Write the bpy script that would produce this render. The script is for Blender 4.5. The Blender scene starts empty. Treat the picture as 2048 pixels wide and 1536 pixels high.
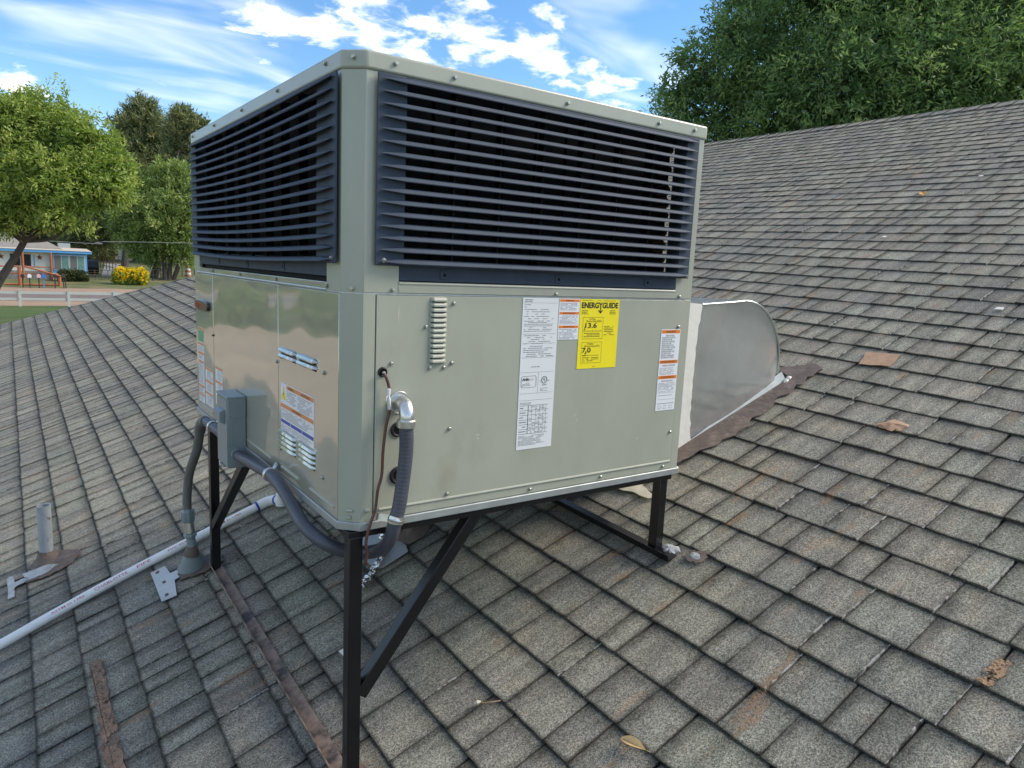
import bpy, bmesh, math, random
import numpy as np
from mathutils import Vector, Matrix

SC = bpy.context.scene
COL = SC.collection
R = math.radians

# ------------------------------------------------------------------ camera
CC = np.array([-0.59347, -1.43786, 0.59158])
FW = np.array([0.574243, 0.803018, -0.159397])
RT = np.array([0.816873, -0.574952, 0.046344])
UP = np.array([0.054430, 0.156820, 0.986126])
FPX = 1440.313                       # focal length in pixels of the 2048 px wide photograph
cam = bpy.data.cameras.new('camera')
cam.sensor_width = 36.0
cam.lens = FPX / 2048 * 36
cam.clip_start = 0.05
cam.clip_end = 3000
cam_o = bpy.data.objects.new('camera', cam)
COL.objects.link(cam_o)
M = Matrix.Identity(4)
for i in range(3):
    M[i][0], M[i][1], M[i][2], M[i][3] = RT[i], UP[i], -FW[i], CC[i]
cam_o.matrix_world = M
SC.camera = cam_o

# ------------------------------------------------------------------ light
SUN_EL, SUN_AZ = R(38), math.atan2(-0.40, 0.92)          # direction towards the sun
sdir = Vector((math.cos(SUN_AZ) * math.cos(SUN_EL), math.sin(SUN_AZ) * math.cos(SUN_EL), math.sin(SUN_EL)))
sun = bpy.data.lights.new('sun', 'SUN')
sun.energy = 1.5
sun.angle = R(26)
sun.color = (1.0, 0.90, 0.75)
sun_o = bpy.data.objects.new('sun', sun)
sun_o.rotation_euler = sdir.to_track_quat('Z', 'Y').to_euler()
sun_o.location = (20, -10, 30)
COL.objects.link(sun_o)
SC.view_settings.view_transform = 'Standard'
SC.view_settings.look = 'None'
SC.view_settings.exposure = 1.52
SC.view_settings.gamma = 1.0
SC.view_settings.use_curve_mapping = False
SC.render.engine = 'CYCLES'
SC.cycles.max_bounces = 6
SC.cycles.transparent_max_bounces = 12
SC.cycles.use_denoising = True

def NT(nt):
    nodes, links = nt.nodes, nt.links
    def N(t, **kw):
        n = nodes.new(t)
        ins = kw.pop('ins', {})
        for k, v in kw.items():
            setattr(n, k, v)
        for k, v in ins.items():
            s = n.inputs[k]
            if hasattr(v, 'is_linked'):
                links.new(v, s)
            else:
                s.default_value = v
        return n
    return N, links

def ray(u, v):
    d = FW * FPX + RT * (u - 1024) - UP * (v - 768)
    return d / np.linalg.norm(d)

world = bpy.data.worlds.new('World')
SC.world = world
world.use_nodes = True
nt = world.node_tree
nt.nodes.clear()
N, L = NT(nt)
sky = N('ShaderNodeTexSky')
sky.sky_type = 'NISHITA'
sky.sun_disc = False
sky.sun_elevation = SUN_EL
sky.sun_rotation = math.pi / 2 - SUN_AZ
sky.air_density = 1.0
sky.dust_density = 0.15
sky.ozone_density = 2.6
tc = N('ShaderNodeTexCoord')
sep = N('ShaderNodeSeparateXYZ', ins={0: tc.outputs['Generated']})
den = N('ShaderNodeMath', operation='ADD', ins={0: sep.outputs['Z'], 1: 0.16})
den = N('ShaderNodeMath', operation='MAXIMUM', ins={0: den.outputs[0], 1: 0.05})
px = N('ShaderNodeMath', operation='DIVIDE', ins={0: sep.outputs['X'], 1: den.outputs[0]})
py = N('ShaderNodeMath', operation='DIVIDE', ins={0: sep.outputs['Y'], 1: den.outputs[0]})
cp = N('ShaderNodeCombineXYZ', ins={0: px.outputs[0], 1: py.outputs[0], 2: 0.0})
n1 = N('ShaderNodeTexNoise', ins={'Vector': cp.outputs[0], 'Scale': 5.2, 'Detail': 9.0, 'Roughness': 0.60, 'Distortion': 0.3})
mp = N('ShaderNodeMapping', ins={'Vector': cp.outputs[0], 'Rotation': (0, 0, R(35)), 'Scale': (0.8, 2.0, 1)})
n2 = N('ShaderNodeTexNoise', ins={'Vector': mp.outputs[0], 'Scale': 2.3, 'Detail': 3.0, 'Roughness': 0.50, 'Distortion': 0.5})
def blob(pts, lo):
    out = None
    for (u, v, rad) in pts:
        c = ray(u, v)
        dt = N('ShaderNodeVectorMath', operation='DOT_PRODUCT', ins={0: tc.outputs['Generated'], 1: tuple(c)})
        ca = math.cos(math.atan(rad / FPX))
        mr = N('ShaderNodeMapRange', interpolation_type='SMOOTHSTEP', ins={'Value': dt.outputs['Value'], 'From Min': ca, 'From Max': 1.0, 'To Min': 0.0, 'To Max': 1.0})
        out = mr.outputs[0] if out is None else N('ShaderNodeMath', operation='MAXIMUM', ins={0: out, 1: mr.outputs[0]}).outputs[0]
    return out
cum = blob([(850, 10, 190), (930, 70, 120), (740, 5, 150), (1085, 85, 90), (480, 20, 90), (545, 55, 80), (640, 75, 60), (1190, 190, 120), (10, 195, 90)], 0)
clear = blob([(300, 300, 900), (1100, 250, 950)], 0)  # opens the view; heavier unseen cloud elsewhere is added to whiten fill light
cir = blob([(140, -10, 200), (300, 40, 200), (430, 85, 180), (540, 120, 130), (1210, 40, 170), (1290, 90, 160)], 0)
a0 = N('ShaderNodeMath', operation='MULTIPLY_ADD', ins={0: clear, 1: -0.18, 2: n1.outputs['Fac']})
a1 = N('ShaderNodeMath', operation='MULTIPLY_ADD', ins={0: cum, 1: 0.205, 2: a0.outputs[0]})
m1 = N('ShaderNodeMapRange', interpolation_type='SMOOTHSTEP', ins={'Value': a1.outputs[0], 'From Min': 0.465, 'From Max': 0.66})
a2 = N('ShaderNodeMath', operation='MULTIPLY_ADD', ins={0: cir, 1: 0.27, 2: n2.outputs['Fac']})
m2 = N('ShaderNodeMapRange', interpolation_type='SMOOTHSTEP', ins={'Value': a2.outputs[0], 'From Min': 0.64, 'From Max': 1.02, 'To Max': 0.38})
mx = N('ShaderNodeMath', operation='MAXIMUM', ins={0: m1.outputs[0], 1: m2.outputs[0]})
hs = N('ShaderNodeHueSaturation', ins={'Hue': 0.500, 'Saturation': 1.20, 'Value': 0.68, 'Color': sky.outputs[0]})
cmix = N('ShaderNodeMix', data_type='RGBA', ins={'Factor': mx.outputs[0], 'A': hs.outputs[0], 'B': (6.0, 5.9, 5.7, 1)})
bg = N('ShaderNodeBackground', ins={'Color': cmix.outputs['Result'], 'Strength': 0.110})
wo = N('ShaderNodeOutputWorld', ins={'Surface': bg.outputs[0]})

# ------------------------------------------------------------------ helpers
ORG = {}
def root_org(o):
    while o is not None:
        if o.name in ORG and o.parent is None:
            return ORG[o.name]
        o = o.parent
    return Vector((0, 0, 0))

def tag(o, label=None, cat=None, group=None, kind=None):
    if label: o['label'] = label
    if cat: o['category'] = cat
    if group: o['group'] = group
    if kind: o['kind'] = kind
    return o

def thing(name, label, cat, loc=(0, 0, 0), group=None):
    o = bpy.data.objects.new(name, None)
    o.empty_display_size = 0.1
    o.location = loc
    COL.objects.link(o)
    ORG[o.name] = Vector(loc)
    return tag(o, label, cat, group)

class MB:
    """collects faces of one mesh, in world coordinates"""
    def __init__(s):
        s.v, s.f = [], []
    def add(s, vs, fs):
        b = len(s.v)
        s.v.extend([tuple(map(float, p)) for p in vs])
        s.f.extend([tuple(b + i for i in f) for f in fs])
        return s
    def box(s, a, b):
        x0, y0, z0 = a; x1, y1, z1 = b
        return s.add([(x0, y0, z0), (x1, y0, z0), (x1, y1, z0), (x0, y1, z0), (x0, y0, z1), (x1, y0, z1), (x1, y1, z1), (x0, y1, z1)],
                     [(3, 2, 1, 0), (4, 5, 6, 7), (0, 1, 5, 4), (1, 2, 6, 5), (2, 3, 7, 6), (3, 0, 4, 7)])
    def prism(s, poly, fn, a, b):
        """poly of 2D points, fn(p, q, h) -> 3D, between heights a and b"""
        n = len(poly)
        vs = [fn(p[0], p[1], a) for p in poly] + [fn(p[0], p[1], b) for p in poly]
        fs = [tuple(range(n - 1, -1, -1)), tuple(range(n, 2 * n))]
        fs += [(i, (i + 1) % n, n + (i + 1) % n, n + i) for i in range(n)]
        return s.add(vs, fs)
    def tube(s, path, r, seg=12, cap=True, wave=None):
        P = [Vector(p) for p in path]
        n = len(P)
        rs = r if hasattr(r, '__len__') else [r] * n
        t0 = (P[1] - P[0]).normalized()
        ref = Vector((0, 0, 1)) if abs(t0.z) < 0.9 else Vector((1, 0, 0))
        nrm = t0.cross(ref).normalized()
        vs, fs = [], []
        for i in range(n):
            t = (P[min(i + 1, n - 1)] - P[max(i - 1, 0)]).normalized()
            nrm = (nrm - t * nrm.dot(t)).normalized()
            bi = t.cross(nrm)
            for k in range(seg):
                a = 2 * math.pi * k / seg
                vs.append(P[i] + (nrm * math.cos(a) + bi * math.sin(a)) * rs[i])
        for i in range(n - 1):
            for k in range(seg):
                fs.append((i * seg + k, i * seg + (k + 1) % seg, (i + 1) * seg + (k + 1) % seg, (i + 1) * seg + k))
        if cap:
            fs.append(tuple(range(seg - 1, -1, -1)))
            fs.append(tuple((n - 1) * seg + k for k in range(seg)))
        return s.add(vs, fs)
    def build(s, name, mat, parent=None, bevel=0, smooth=35, seg=2):
        me = bpy.data.meshes.new(name)
        org = root_org(parent) if parent else Vector((0, 0, 0))
        me.from_pydata([(x - org.x, y - org.y, z - org.z) for x, y, z in s.v], [], s.f)
        bm = bmesh.new(); bm.from_mesh(me)
        bmesh.ops.recalc_face_normals(bm, faces=bm.faces)
        if bevel:
            es = [e for e in bm.edges if len(e.link_faces) == 2 and e.calc_face_angle(0) > R(30)]
            res = bmesh.ops.bevel(bm, geom=es, offset=bevel, segments=seg, affect='EDGES', profile=0.5, clamp_overlap=True)
            rounded = set(res['faces'])
            for f in bm.faces: f.smooth = f in rounded
        bm.to_mesh(me); bm.free()
        if smooth and not bevel:
            me.polygons.foreach_set('use_smooth', [True] * len(me.polygons))
            me.set_sharp_from_angle(angle=R(smooth))
        if mat: me.materials.append(mat)
        o = bpy.data.objects.new(name, me)
        COL.objects.link(o)
        if parent: o.parent = parent
        return o

def spline(pts, n=12):
    P = [Vector(p) for p in pts]
    P = [P[0] * 2 - P[1]] + P + [P[-1] * 2 - P[-2]]
    out = []
    for i in range(1, len(P) - 2):
        for k in range(n):
            t = k / n
            a, b, c, d = P[i - 1], P[i], P[i + 1], P[i + 2]
            out.append(0.5 * ((2 * b) + (c - a) * t + (2 * a - 5 * b + 4 * c - d) * t * t + (3 * b - a - 3 * c + d) * t ** 3))
    out.append(P[-2])
    return out

def resample(path, step):
    out, acc = [path[0]], 0.0
    for a, b in zip(path, path[1:]):
        d = (b - a).length
        while acc + d >= step:
            t = (step - acc) / d
            a = a + (b - a) * t
            out.append(a)
            d = (b - a).length
            acc = 0.0
        acc += d
    return out

def child(name, me, loc, parent, rot=None):
    """one more object that shares mesh data me, at world location loc below parent"""
    o = bpy.data.objects.new(name, me)
    COL.objects.link(o)
    o.parent = parent
    o.location = Vector(loc) - root_org(parent)
    if rot: o.rotation_euler = rot
    return o

# ------------------------------------------------------------------ materials
MATS = {}
def speckle(m, cover, scale=170.0):
    nt = m.node_tree
    N, L = NT(nt)
    out = [n for n in nt.nodes if n.type == 'OUTPUT_MATERIAL'][0]
    src = out.inputs['Surface'].links[0].from_socket
    g = N('ShaderNodeNewGeometry')
    a = N('ShaderNodeTexNoise', ins={'Vector': g.outputs['Position'], 'Scale': scale, 'Detail': 2.0})
    b = N('ShaderNodeTexNoise', ins={'Vector': g.outputs['Position'], 'Scale': 24.0, 'Detail': 3.0})
    s_ = N('ShaderNodeMath', operation='ADD', ins={0: a.outputs['Fac'], 1: b.outputs['Fac']})
    f = N('ShaderNodeMapRange', interpolation_type='SMOOTHSTEP', ins={'Value': s_.outputs[0], 'From Min': 1.0 - cover - 0.12, 'From Max': 1.0 - cover + 0.12})
    t = N('ShaderNodeBsdfTransparent')
    mx = N('ShaderNodeMixShader', ins={0: f.outputs[0], 1: t.outputs[0], 2: src})
    L.new(mx.outputs[0], out.inputs['Surface'])
    return m
def mat(name, col, rough=0.5, metal=0.0, coat=0.0, coat_r=0.1, coat_ior=1.5, var=0.0, vs=6.0, bump=0.0, bs=60.0, spec=0.5, wave=0.0, ws=2.5, col2=None, c2s=8.0, c2lo=0.5, c2hi=0.65, detail=4.0, stretch=(1, 1, 1)):
    if name in MATS: return MATS[name]
    m = bpy.data.materials.new(name); m.use_nodes = True
    nt = m.node_tree; nt.nodes.clear()
    N, L = NT(nt)
    tc = N('ShaderNodeTexCoord')
    g = N('ShaderNodeNewGeometry')
    vec = N('ShaderNodeMapping', ins={'Vector': g.outputs['Position'], 'Scale': stretch}).outputs[0]
    c = (*col, 1)
    if var or col2:
        nz = N('ShaderNodeTexNoise', ins={'Vector': vec, 'Scale': vs, 'Detail': detail, 'Roughness': 0.6})
        mr = N('ShaderNodeMapRange', ins={'Value': nz.outputs['Fac'], 'From Min': 0.3, 'From Max': 0.7, 'To Min': 1 - var, 'To Max': 1 + var})
        cc = N('ShaderNodeMix', data_type='RGBA', blend_type='MULTIPLY', ins={'Factor': 1.0, 'A': c, 'B': mr.outputs[0]}).outputs['Result']
        if col2:
            n2 = N('ShaderNodeTexNoise', ins={'Vector': vec, 'Scale': c2s, 'Detail': 6.0, 'Roughness': 0.65})
            f2 = N('ShaderNodeMapRange', interpolation_type='SMOOTHSTEP', ins={'Value': n2.outputs['Fac'], 'From Min': c2lo, 'From Max': c2hi})
            cc = N('ShaderNodeMix', data_type='RGBA', ins={'Factor': f2.outputs[0], 'A': cc, 'B': (*col2, 1)}).outputs['Result']
        c = cc
    p = N('ShaderNodeBsdfPrincipled', ins={'Base Color': c, 'Roughness': rough, 'Metallic': metal, 'Specular IOR Level': spec, 'Coat Weight': coat, 'Coat Roughness': coat_r, 'Coat IOR': coat_ior})
    nrm = None
    if wave:
        nw = N('ShaderNodeTexNoise', ins={'Vector': vec, 'Scale': ws, 'Detail': 1.0, 'Roughness': 0.3})
        nrm = N('ShaderNodeBump', ins={'Height': nw.outputs['Fac'], 'Strength': 1.0, 'Distance': wave}).outputs[0]
    if bump:
        nb = N('ShaderNodeTexNoise', ins={'Vector': vec, 'Scale': bs, 'Detail': 3.0, 'Roughness': 0.6})
        kw = {'Height': nb.outputs['Fac'], 'Strength': 1.0, 'Distance': bump}
        if nrm: kw['Normal'] = nrm
        nrm = N('ShaderNodeBump', ins=kw).outputs[0]
    if nrm:
        L.new(nrm, p.inputs['Normal'])
        if coat: L.new(nrm, p.inputs['Coat Normal'])
    N('ShaderNodeOutputMaterial', ins={'Surface': p.outputs[0]})
    MATS[name] = m
    return m

SAGE = (0.345, 0.358, 0.285)
m_sage = mat('sage_paint', SAGE, 0.42, coat=0.35, coat_r=0.18, var=0.05, vs=5, bump=0.00012, bs=900, wave=0.0015, ws=3.0, col2=(0.285, 0.268, 0.205), c2s=4.0, c2lo=0.52, c2hi=0.85, stretch=(1.6, 1.6, 0.8))
m_sage_gloss = mat('glossy_sage_paint', (0.32, 0.315, 0.245), 0.35, coat=1.0, coat_r=0.05, coat_ior=2.9, var=0.03, vs=4, wave=0.009, ws=3.0)
m_galv = mat('galvanised_steel', (0.50, 0.53, 0.54), 0.38, metal=0.75, var=0.12, vs=40, bump=0.0002, bs=90)
m_pan = mat('dented_galvanised_pan', (0.36, 0.385, 0.375), 0.48, metal=0.5, var=0.14, vs=16, bump=0.0012, bs=22)
m_galv_dull = mat('weathered_galvanised', (0.70, 0.73, 0.72), 0.22, metal=0.85, var=0.09, vs=9, bump=0.0002, bs=60, wave=0.016, ws=4.5, col2=(0.62, 0.64, 0.64), c2s=60, c2lo=0.70, c2hi=0.78)
m_black = mat('black_steel_paint', (0.0045, 0.0047, 0.0055), 0.34, coat=0.2, coat_r=0.15, spec=0.35, var=0.3, vs=30, bump=0.0003, bs=120, col2=(0.25, 0.23, 0.21), c2s=70, c2lo=0.74, c2hi=0.77)
m_rail = mat('rail_with_old_tar', (0.050, 0.040, 0.036), 0.6, var=0.3, vs=20, bump=0.002, bs=60, col2=(0.27, 0.195, 0.145), c2s=13, c2lo=0.36, c2hi=0.60)
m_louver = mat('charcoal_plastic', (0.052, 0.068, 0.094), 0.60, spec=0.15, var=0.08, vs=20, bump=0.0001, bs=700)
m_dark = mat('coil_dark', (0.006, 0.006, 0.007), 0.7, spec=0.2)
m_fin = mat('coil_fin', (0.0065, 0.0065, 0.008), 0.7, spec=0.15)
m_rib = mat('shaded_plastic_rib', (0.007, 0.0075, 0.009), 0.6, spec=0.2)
m_copper = mat('copper_tube', (0.045, 0.028, 0.020), 0.75, spec=0.1, var=0.3, vs=30)
m_screw = mat('zinc_screw', (0.42, 0.43, 0.38), 0.35, metal=0.8, var=0.2, vs=300)
m_rubber = mat('black_rubber', (0.010, 0.010, 0.011), 0.45)
m_hose = mat('grey_conduit_jacket', (0.060, 0.066, 0.085), 0.40, var=0.10, vs=18, bump=0.0002, bs=300)
m_hose_old = mat('faded_conduit_jacket', (0.125, 0.125, 0.115), 0.6, var=0.15, vs=20, bump=0.0003, bs=200)
m_zinc = mat('bright_zinc', (0.62, 0.62, 0.60), 0.28, metal=0.9, var=0.12, vs=40, bump=0.0003, bs=120)
m_boxgrey = mat('grey_enamel', (0.185, 0.225, 0.235), 0.42, coat=0.3, coat_r=0.25, var=0.04, vs=20, bump=0.0001, bs=600)
m_pvc = mat('white_pvc', (0.78, 0.78, 0.77), 0.32, var=0.03, vs=9, col2=(0.55, 0.52, 0.46), c2s=7, c2lo=0.66, c2hi=0.85)
m_primer = mat('blue_primer', (0.03, 0.06, 0.35), 0.4)
m_wire = mat('brown_wire_jacket', (0.105, 0.042, 0.033), 0.45, var=0.15, vs=60)
m_white = mat('white_label', (0.74, 0.75, 0.77), 0.35)
m_white2 = mat('white_plate', (0.70, 0.71, 0.71), 0.35)
m_yellow = mat('yellow_label', (0.84, 0.70, 0.015), 0.40)
m_orange = mat('orange_print', (0.75, 0.20, 0.02), 0.40)
m_orange2 = mat('faded_orange_print', (0.66, 0.26, 0.10), 0.40)
m_blue = mat('blue_print', (0.03, 0.07, 0.36), 0.40)
m_green = mat('green_print', (0.10, 0.36, 0.18), 0.40)
m_ink = mat('black_ink', (0.015, 0.014, 0.013), 0.5)
m_grey_ink = mat('grey_ink', (0.20, 0.20, 0.21), 0.5)
m_red_ink = mat('red_ink', (0.55, 0.13, 0.16), 0.5)
m_badge = mat('badge_black', (0.02, 0.017, 0.015), 0.3, coat=0.4)
m_badge_red = mat('badge_red', (0.45, 0.06, 0.03), 0.35)
m_mastic = mat('white_duct_sealant', (0.74, 0.71, 0.64), 0.55, var=0.05, vs=14, bump=0.0016, bs=40)
m_tar = mat('brown_roof_mastic', (0.120, 0.088, 0.072), 0.75, var=0.22, vs=14, bump=0.006, bs=26, col2=(0.20, 0.15, 0.12), c2s=18, c2lo=0.5, c2hi=0.7)
m_foil = mat('crumpled_foil', (0.75, 0.75, 0.75), 0.18, metal=1.0, bump=0.004, bs=90)
m_silver = mat('silver_roof_coating', (0.36, 0.37, 0.37), 0.5, metal=0.2, var=0.22, vs=26, bump=0.004, bs=40, col2=(0.18, 0.14, 0.11), c2s=22, c2lo=0.60, c2hi=0.68)
m_flash = mat('aluminium_flashing', (0.50, 0.50, 0.47), 0.45, metal=0.45, var=0.10, vs=16, bump=0.0006, bs=30, col2=(0.24, 0.20, 0.17), c2s=14, c2lo=0.66, c2hi=0.78)
m_tape = mat('beige_flashing_strip', (0.55, 0.49, 0.38), 0.5, var=0.15, vs=20, col2=(0.20, 0.14, 0.10), c2s=22, c2lo=0.62, c2hi=0.70)
m_pipe = mat('pitted_grey_pipe', (0.34, 0.37, 0.39), 0.6, metal=0.2, var=0.15, vs=25, bump=0.0012, bs=110, col2=(0.13, 0.11, 0.09), c2s=40, c2lo=0.60, c2hi=0.70)
m_rust = mat('rust_residue', (0.27, 0.165, 0.105), 0.85, var=0.35, vs=30, bump=0.002, bs=160, col2=(0.115, 0.085, 0.068), c2s=12, c2lo=0.48, c2hi=0.70)
m_ochre = mat('ochre_patch', (0.40, 0.245, 0.145), 0.8, var=0.15, vs=30, col2=(0.22, 0.20, 0.17), c2s=20, c2lo=0.62, c2hi=0.68)
speckle(m_rust, 0.10); 
m_stain = speckle(mat('ochre_stain', (0.36, 0.215, 0.12), 0.85, var=0.25, vs=40), -0.02)
m_leaf_dry = mat('dry_leaf', (0.62, 0.42, 0.19), 0.6, var=0.2, vs=60, col2=(0.30, 0.12, 0.04), c2s=35, c2lo=0.58, c2hi=0.70)
m_twig = mat('dry_twig', (0.42, 0.26, 0.14), 0.7, var=0.2, vs=60)

# ------------------------------------------------------------------ roof surface  (u up the slope, v along the courses, w out of it)
RO = np.array([0.0, 0.0, -0.658011]); RU = np.array([0.933569, -0.019325, 0.357875])
RV = np.array([0.009612, 0.999536, 0.028899]); RN = np.array([-0.358268, -0.023540, 0.933322])
def sag(u, v):
    k = np.maximum(0.0, np.minimum(u, 7.8) - 2.521)
    return 0.002933 * k * k - 0.004539 * k * (v - 4.789)
def RP(u, v, w=0.0):
    return RO + u * RU + v * RV + (w + sag(u, v)) * RN
U0, CS = 2.534405, 0.150393                   # a course edge, the exposure
EAVE, RIDGE = -2.36, 7.80
def rake(u):
    return 11.09 - 0.70 * min(u, 2.5)

def roof_flat(name, pts, mat_, parent=None, t=0.004, w=0.0, bevel=0, fine=0):
    """a flat plate lying on the roof: outline in (u, v)"""
    mb = MB()
    mb.prism(pts, lambda a, b, h: RP(a, b, h), w, w + t)
    return mb.build(name, mat_, parent, bevel)

# ---- shingles
def make_shingle_material():
    m = bpy.data.materials.new('weathered_shingle'); m.use_nodes = True
    nt = m.node_tree; nt.nodes.clear()
    N, L = NT(nt)
    g = N('ShaderNodeNewGeometry'); pos = g.outputs['Position']
    at = N('ShaderNodeAttribute', attribute_name='tint')
    sp = N('ShaderNodeSeparateColor', ins={0: at.outputs['Color']})
    tone, hue, chalk, wid = sp.outputs[0], sp.outputs[1], sp.outputs[2], at.outputs['Alpha']
    uv = N('ShaderNodeUVMap', uv_map='UVMap')
    su = N('ShaderNodeSeparateXYZ', ins={0: uv.outputs[0]})
    def math_(op, a, b=0.0, c=None, clamp=False):
        n = N('ShaderNodeMath', operation=op, use_clamp=clamp)
        for i, x in enumerate((a, b, c)):
            if x is None: continue
            if hasattr(x, 'is_linked'): L.new(x, n.inputs[i])
            else: n.inputs[i].default_value = x
        return n.outputs[0]
    def noise(scale, detail=3.0, rough=0.6, vec=pos):
        return N('ShaderNodeTexNoise', ins={'Vector': vec, 'Scale': scale, 'Detail': detail, 'Roughness': rough}).outputs['Fac']
    def ss(v, a, b, lo=0.0, hi=1.0):
        return N('ShaderNodeMapRange', interpolation_type='SMOOTHSTEP', ins={'Value': v, 'From Min': a, 'From Max': b, 'To Min': lo, 'To Max': hi}).outputs[0]
    def mixc(f, a, b, bt='MIX'):
        n = N('ShaderNodeMix', data_type='RGBA', blend_type=bt)
        for k, x in (('Factor', f), ('A', a), ('B', b)):
            s = n.inputs[k]
            if hasattr(x, 'is_linked'): L.new(x, s)
            else: s.default_value = x
        return n.outputs['Result']
    base = mixc(hue, (0.248, 0.243, 0.187, 1), (0.238, 0.206, 0.166, 1))
    pat = noise(2.1, 4.0)
    base = mixc(ss(pat, 0.42, 0.62), base, (0.190, 0.182, 0.154, 1))
    base = mixc(ss(noise(7.0, 5.0), 0.52, 0.70, 0, 0.55), base, (0.300, 0.255, 0.180, 1))
    # granules: two sizes of speckle
    gr = N('ShaderNodeTexVoronoi', feature='F1', ins={'Vector': pos, 'Scale': 400.0, 'Randomness': 1.0})
    gs = N('ShaderNodeSeparateColor', ins={0: gr.outputs['Color']})
    gran = ss(gs.outputs[0], 0.0, 1.0, 0.55, 1.55)
    fine = N('ShaderNodeMapRange', ins={'Value': noise(160.0, 3.0, 0.75), 'From Min': 0.28, 'From Max': 0.72, 'To Min': 0.58, 'To Max': 1.42}).outputs[0]
    k = math_('MULTIPLY', gran, fine)
    k = math_('MULTIPLY', k, math_('MULTIPLY_ADD', tone, 0.66, 0.72))
    # worn pale field and darker blend granules towards the upper end and the sides of every tab
    ex = math_('MULTIPLY', math_('MINIMUM', su.outputs[0], math_('SUBTRACT', 1.0, su.outputs[0])), wid)   # metres from a side
    wob = math_('MULTIPLY_ADD', noise(22.0, 3.0), 0.05, -0.025)
    side = ss(math_('ADD', ex, math_('MULTIPLY', wob, 1.5)), -0.010, 0.022, 0.62, 1.0)
    far = math_('MULTIPLY', math_('SUBTRACT', 1.0, su.outputs[0]), wid)
    side = math_('MULTIPLY', side, ss(math_('ADD', far, math_('MULTIPLY', wob, 1.2)), -0.01, 0.055, 0.62, 1.0))
    side = math_('MULTIPLY', side, ss(ex, 0.0008, 0.0035, 0.60, 1.0))
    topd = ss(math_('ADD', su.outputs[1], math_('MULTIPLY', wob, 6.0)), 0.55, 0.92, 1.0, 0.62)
    butt_shade = math_('MULTIPLY', ss(su.outputs[1], 0.0, 0.06, 0.36, 1.0), ss(math_('ADD', su.outputs[1], math_('MULTIPLY', wob, 0.8)), 0.872, 0.913, 1.0, 0.40))  # dark butt edge; dirt and painted shadow line under the next course
    k = math_('MULTIPLY', k, math_('MULTIPLY', side, math_('MULTIPLY', topd, butt_shade)))
    streak = N('ShaderNodeMapping', ins={'Vector': pos, 'Scale': (1.2, 9.0, 1.2)})
    k = math_('MULTIPLY', k, ss(noise(3.0, 4.0, 0.6, streak.outputs[0]), 0.28, 0.64, 0.72, 1.06))
    col = mixc(1.0, base, k, 'MULTIPLY')
    # rusty run-off, stretched down the slope
    rs = N('ShaderNodeMapping', ins={'Vector': pos, 'Scale': (1.5, 6.5, 1.5)})
    rust = ss(noise(2.4, 5.0, 0.62, rs.outputs[0]), 0.590, 0.700)
    rust = math_('MULTIPLY', rust, ss(gs.outputs[1], 0.15, 0.75))
    col = mixc(math_('MULTIPLY', rust, 0.72), col, (0.34, 0.19, 0.095, 1))
    # chalky line in some joints
    ch = math_('MULTIPLY', ss(math_('ADD', math_('MULTIPLY', su.outputs[0], wid), math_('MULTIPLY', wob, 0.30)), 0.0022, 0.0045, 1.0, 0.0), ss(chalk, 0.55, 0.60))
    ch = math_('MULTIPLY', ch, ss(noise(34.0, 5.0, 0.7), 0.47, 0.55))
    col = mixc(math_('MULTIPLY', ch, 0.75), col, (0.52, 0.50, 0.46, 1))
    hgt = math_('ADD', math_('MULTIPLY', gs.outputs[0], 0.6), noise(240.0, 2.0))
    bp = N('ShaderNodeBump', ins={'Height': hgt, 'Strength': 1.0, 'Distance': 0.0011})
    p = N('ShaderNodeBsdfPrincipled', ins={'Base Color': col, 'Roughness': 0.85, 'Specular IOR Level': 0.25, 'Normal': bp.outputs[0]})
    N('ShaderNodeOutputMaterial', ins={'Surface': p.outputs[0]})
    return m
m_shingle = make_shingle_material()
m_deck = mat('dark_underlay', (0.018, 0.017, 0.017), 0.9)

def tab_geo(k, v0, v1, thick, rng, gap=0.0018):
    u = U0 + k * CS + rng.uniform(-0.0012, 0.0012)
    nx = 4
    lo = [(u + rng.uniform(-0.0016, 0.0016), v0 + gap + (v1 - v0 - 2 * gap) * i / nx) for i in range(nx + 1)]
    ut = u + CS + 0.012
    tilt = rng.uniform(-0.004, 0.004)
    vs, uvs = [], []
    for (a, b) in lo:
        vs.append(RP(a, b, thick + rng.uniform(-0.0012, 0.0012)))
    for i in range(nx + 1):
        vs.append(RP(ut, lo[i][1] + tilt, 0.0015 + 0.15 * thick))
    for (a, b) in lo:
        vs.append(RP(a + 0.001, b, -0.004))
    vs.append(RP(ut, lo[0][1] + tilt, -0.004)); vs.append(RP(ut, lo[-1][1] + tilt, -0.004))
    n = nx + 1
    fs, fu = [], []
    for i in range(nx):
        fs.append((i + 1, i, n + i, n + i + 1))
        fu.append([((i + 1) / nx, 0), (i / nx, 0), (i / nx, 1), ((i + 1) / nx, 1)])
        fs.append((i, i + 1, 2 * n + i + 1, 2 * n + i))
        fu.append([(i / nx, 0), ((i + 1) / nx, 0), ((i + 1) / nx, 0), (i / nx, 0)])
    fs.append((0, 2 * n, 3 * n, n)); fu.append([(0, 0), (0, 0), (0, 1), (0, 1)])
    fs.append((nx, n + nx, 3 * n + 1, 2 * n + nx)); fu.append([(1, 0), (1, 1), (1, 1), (1, 0)])
    return vs, fs, fu

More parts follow.
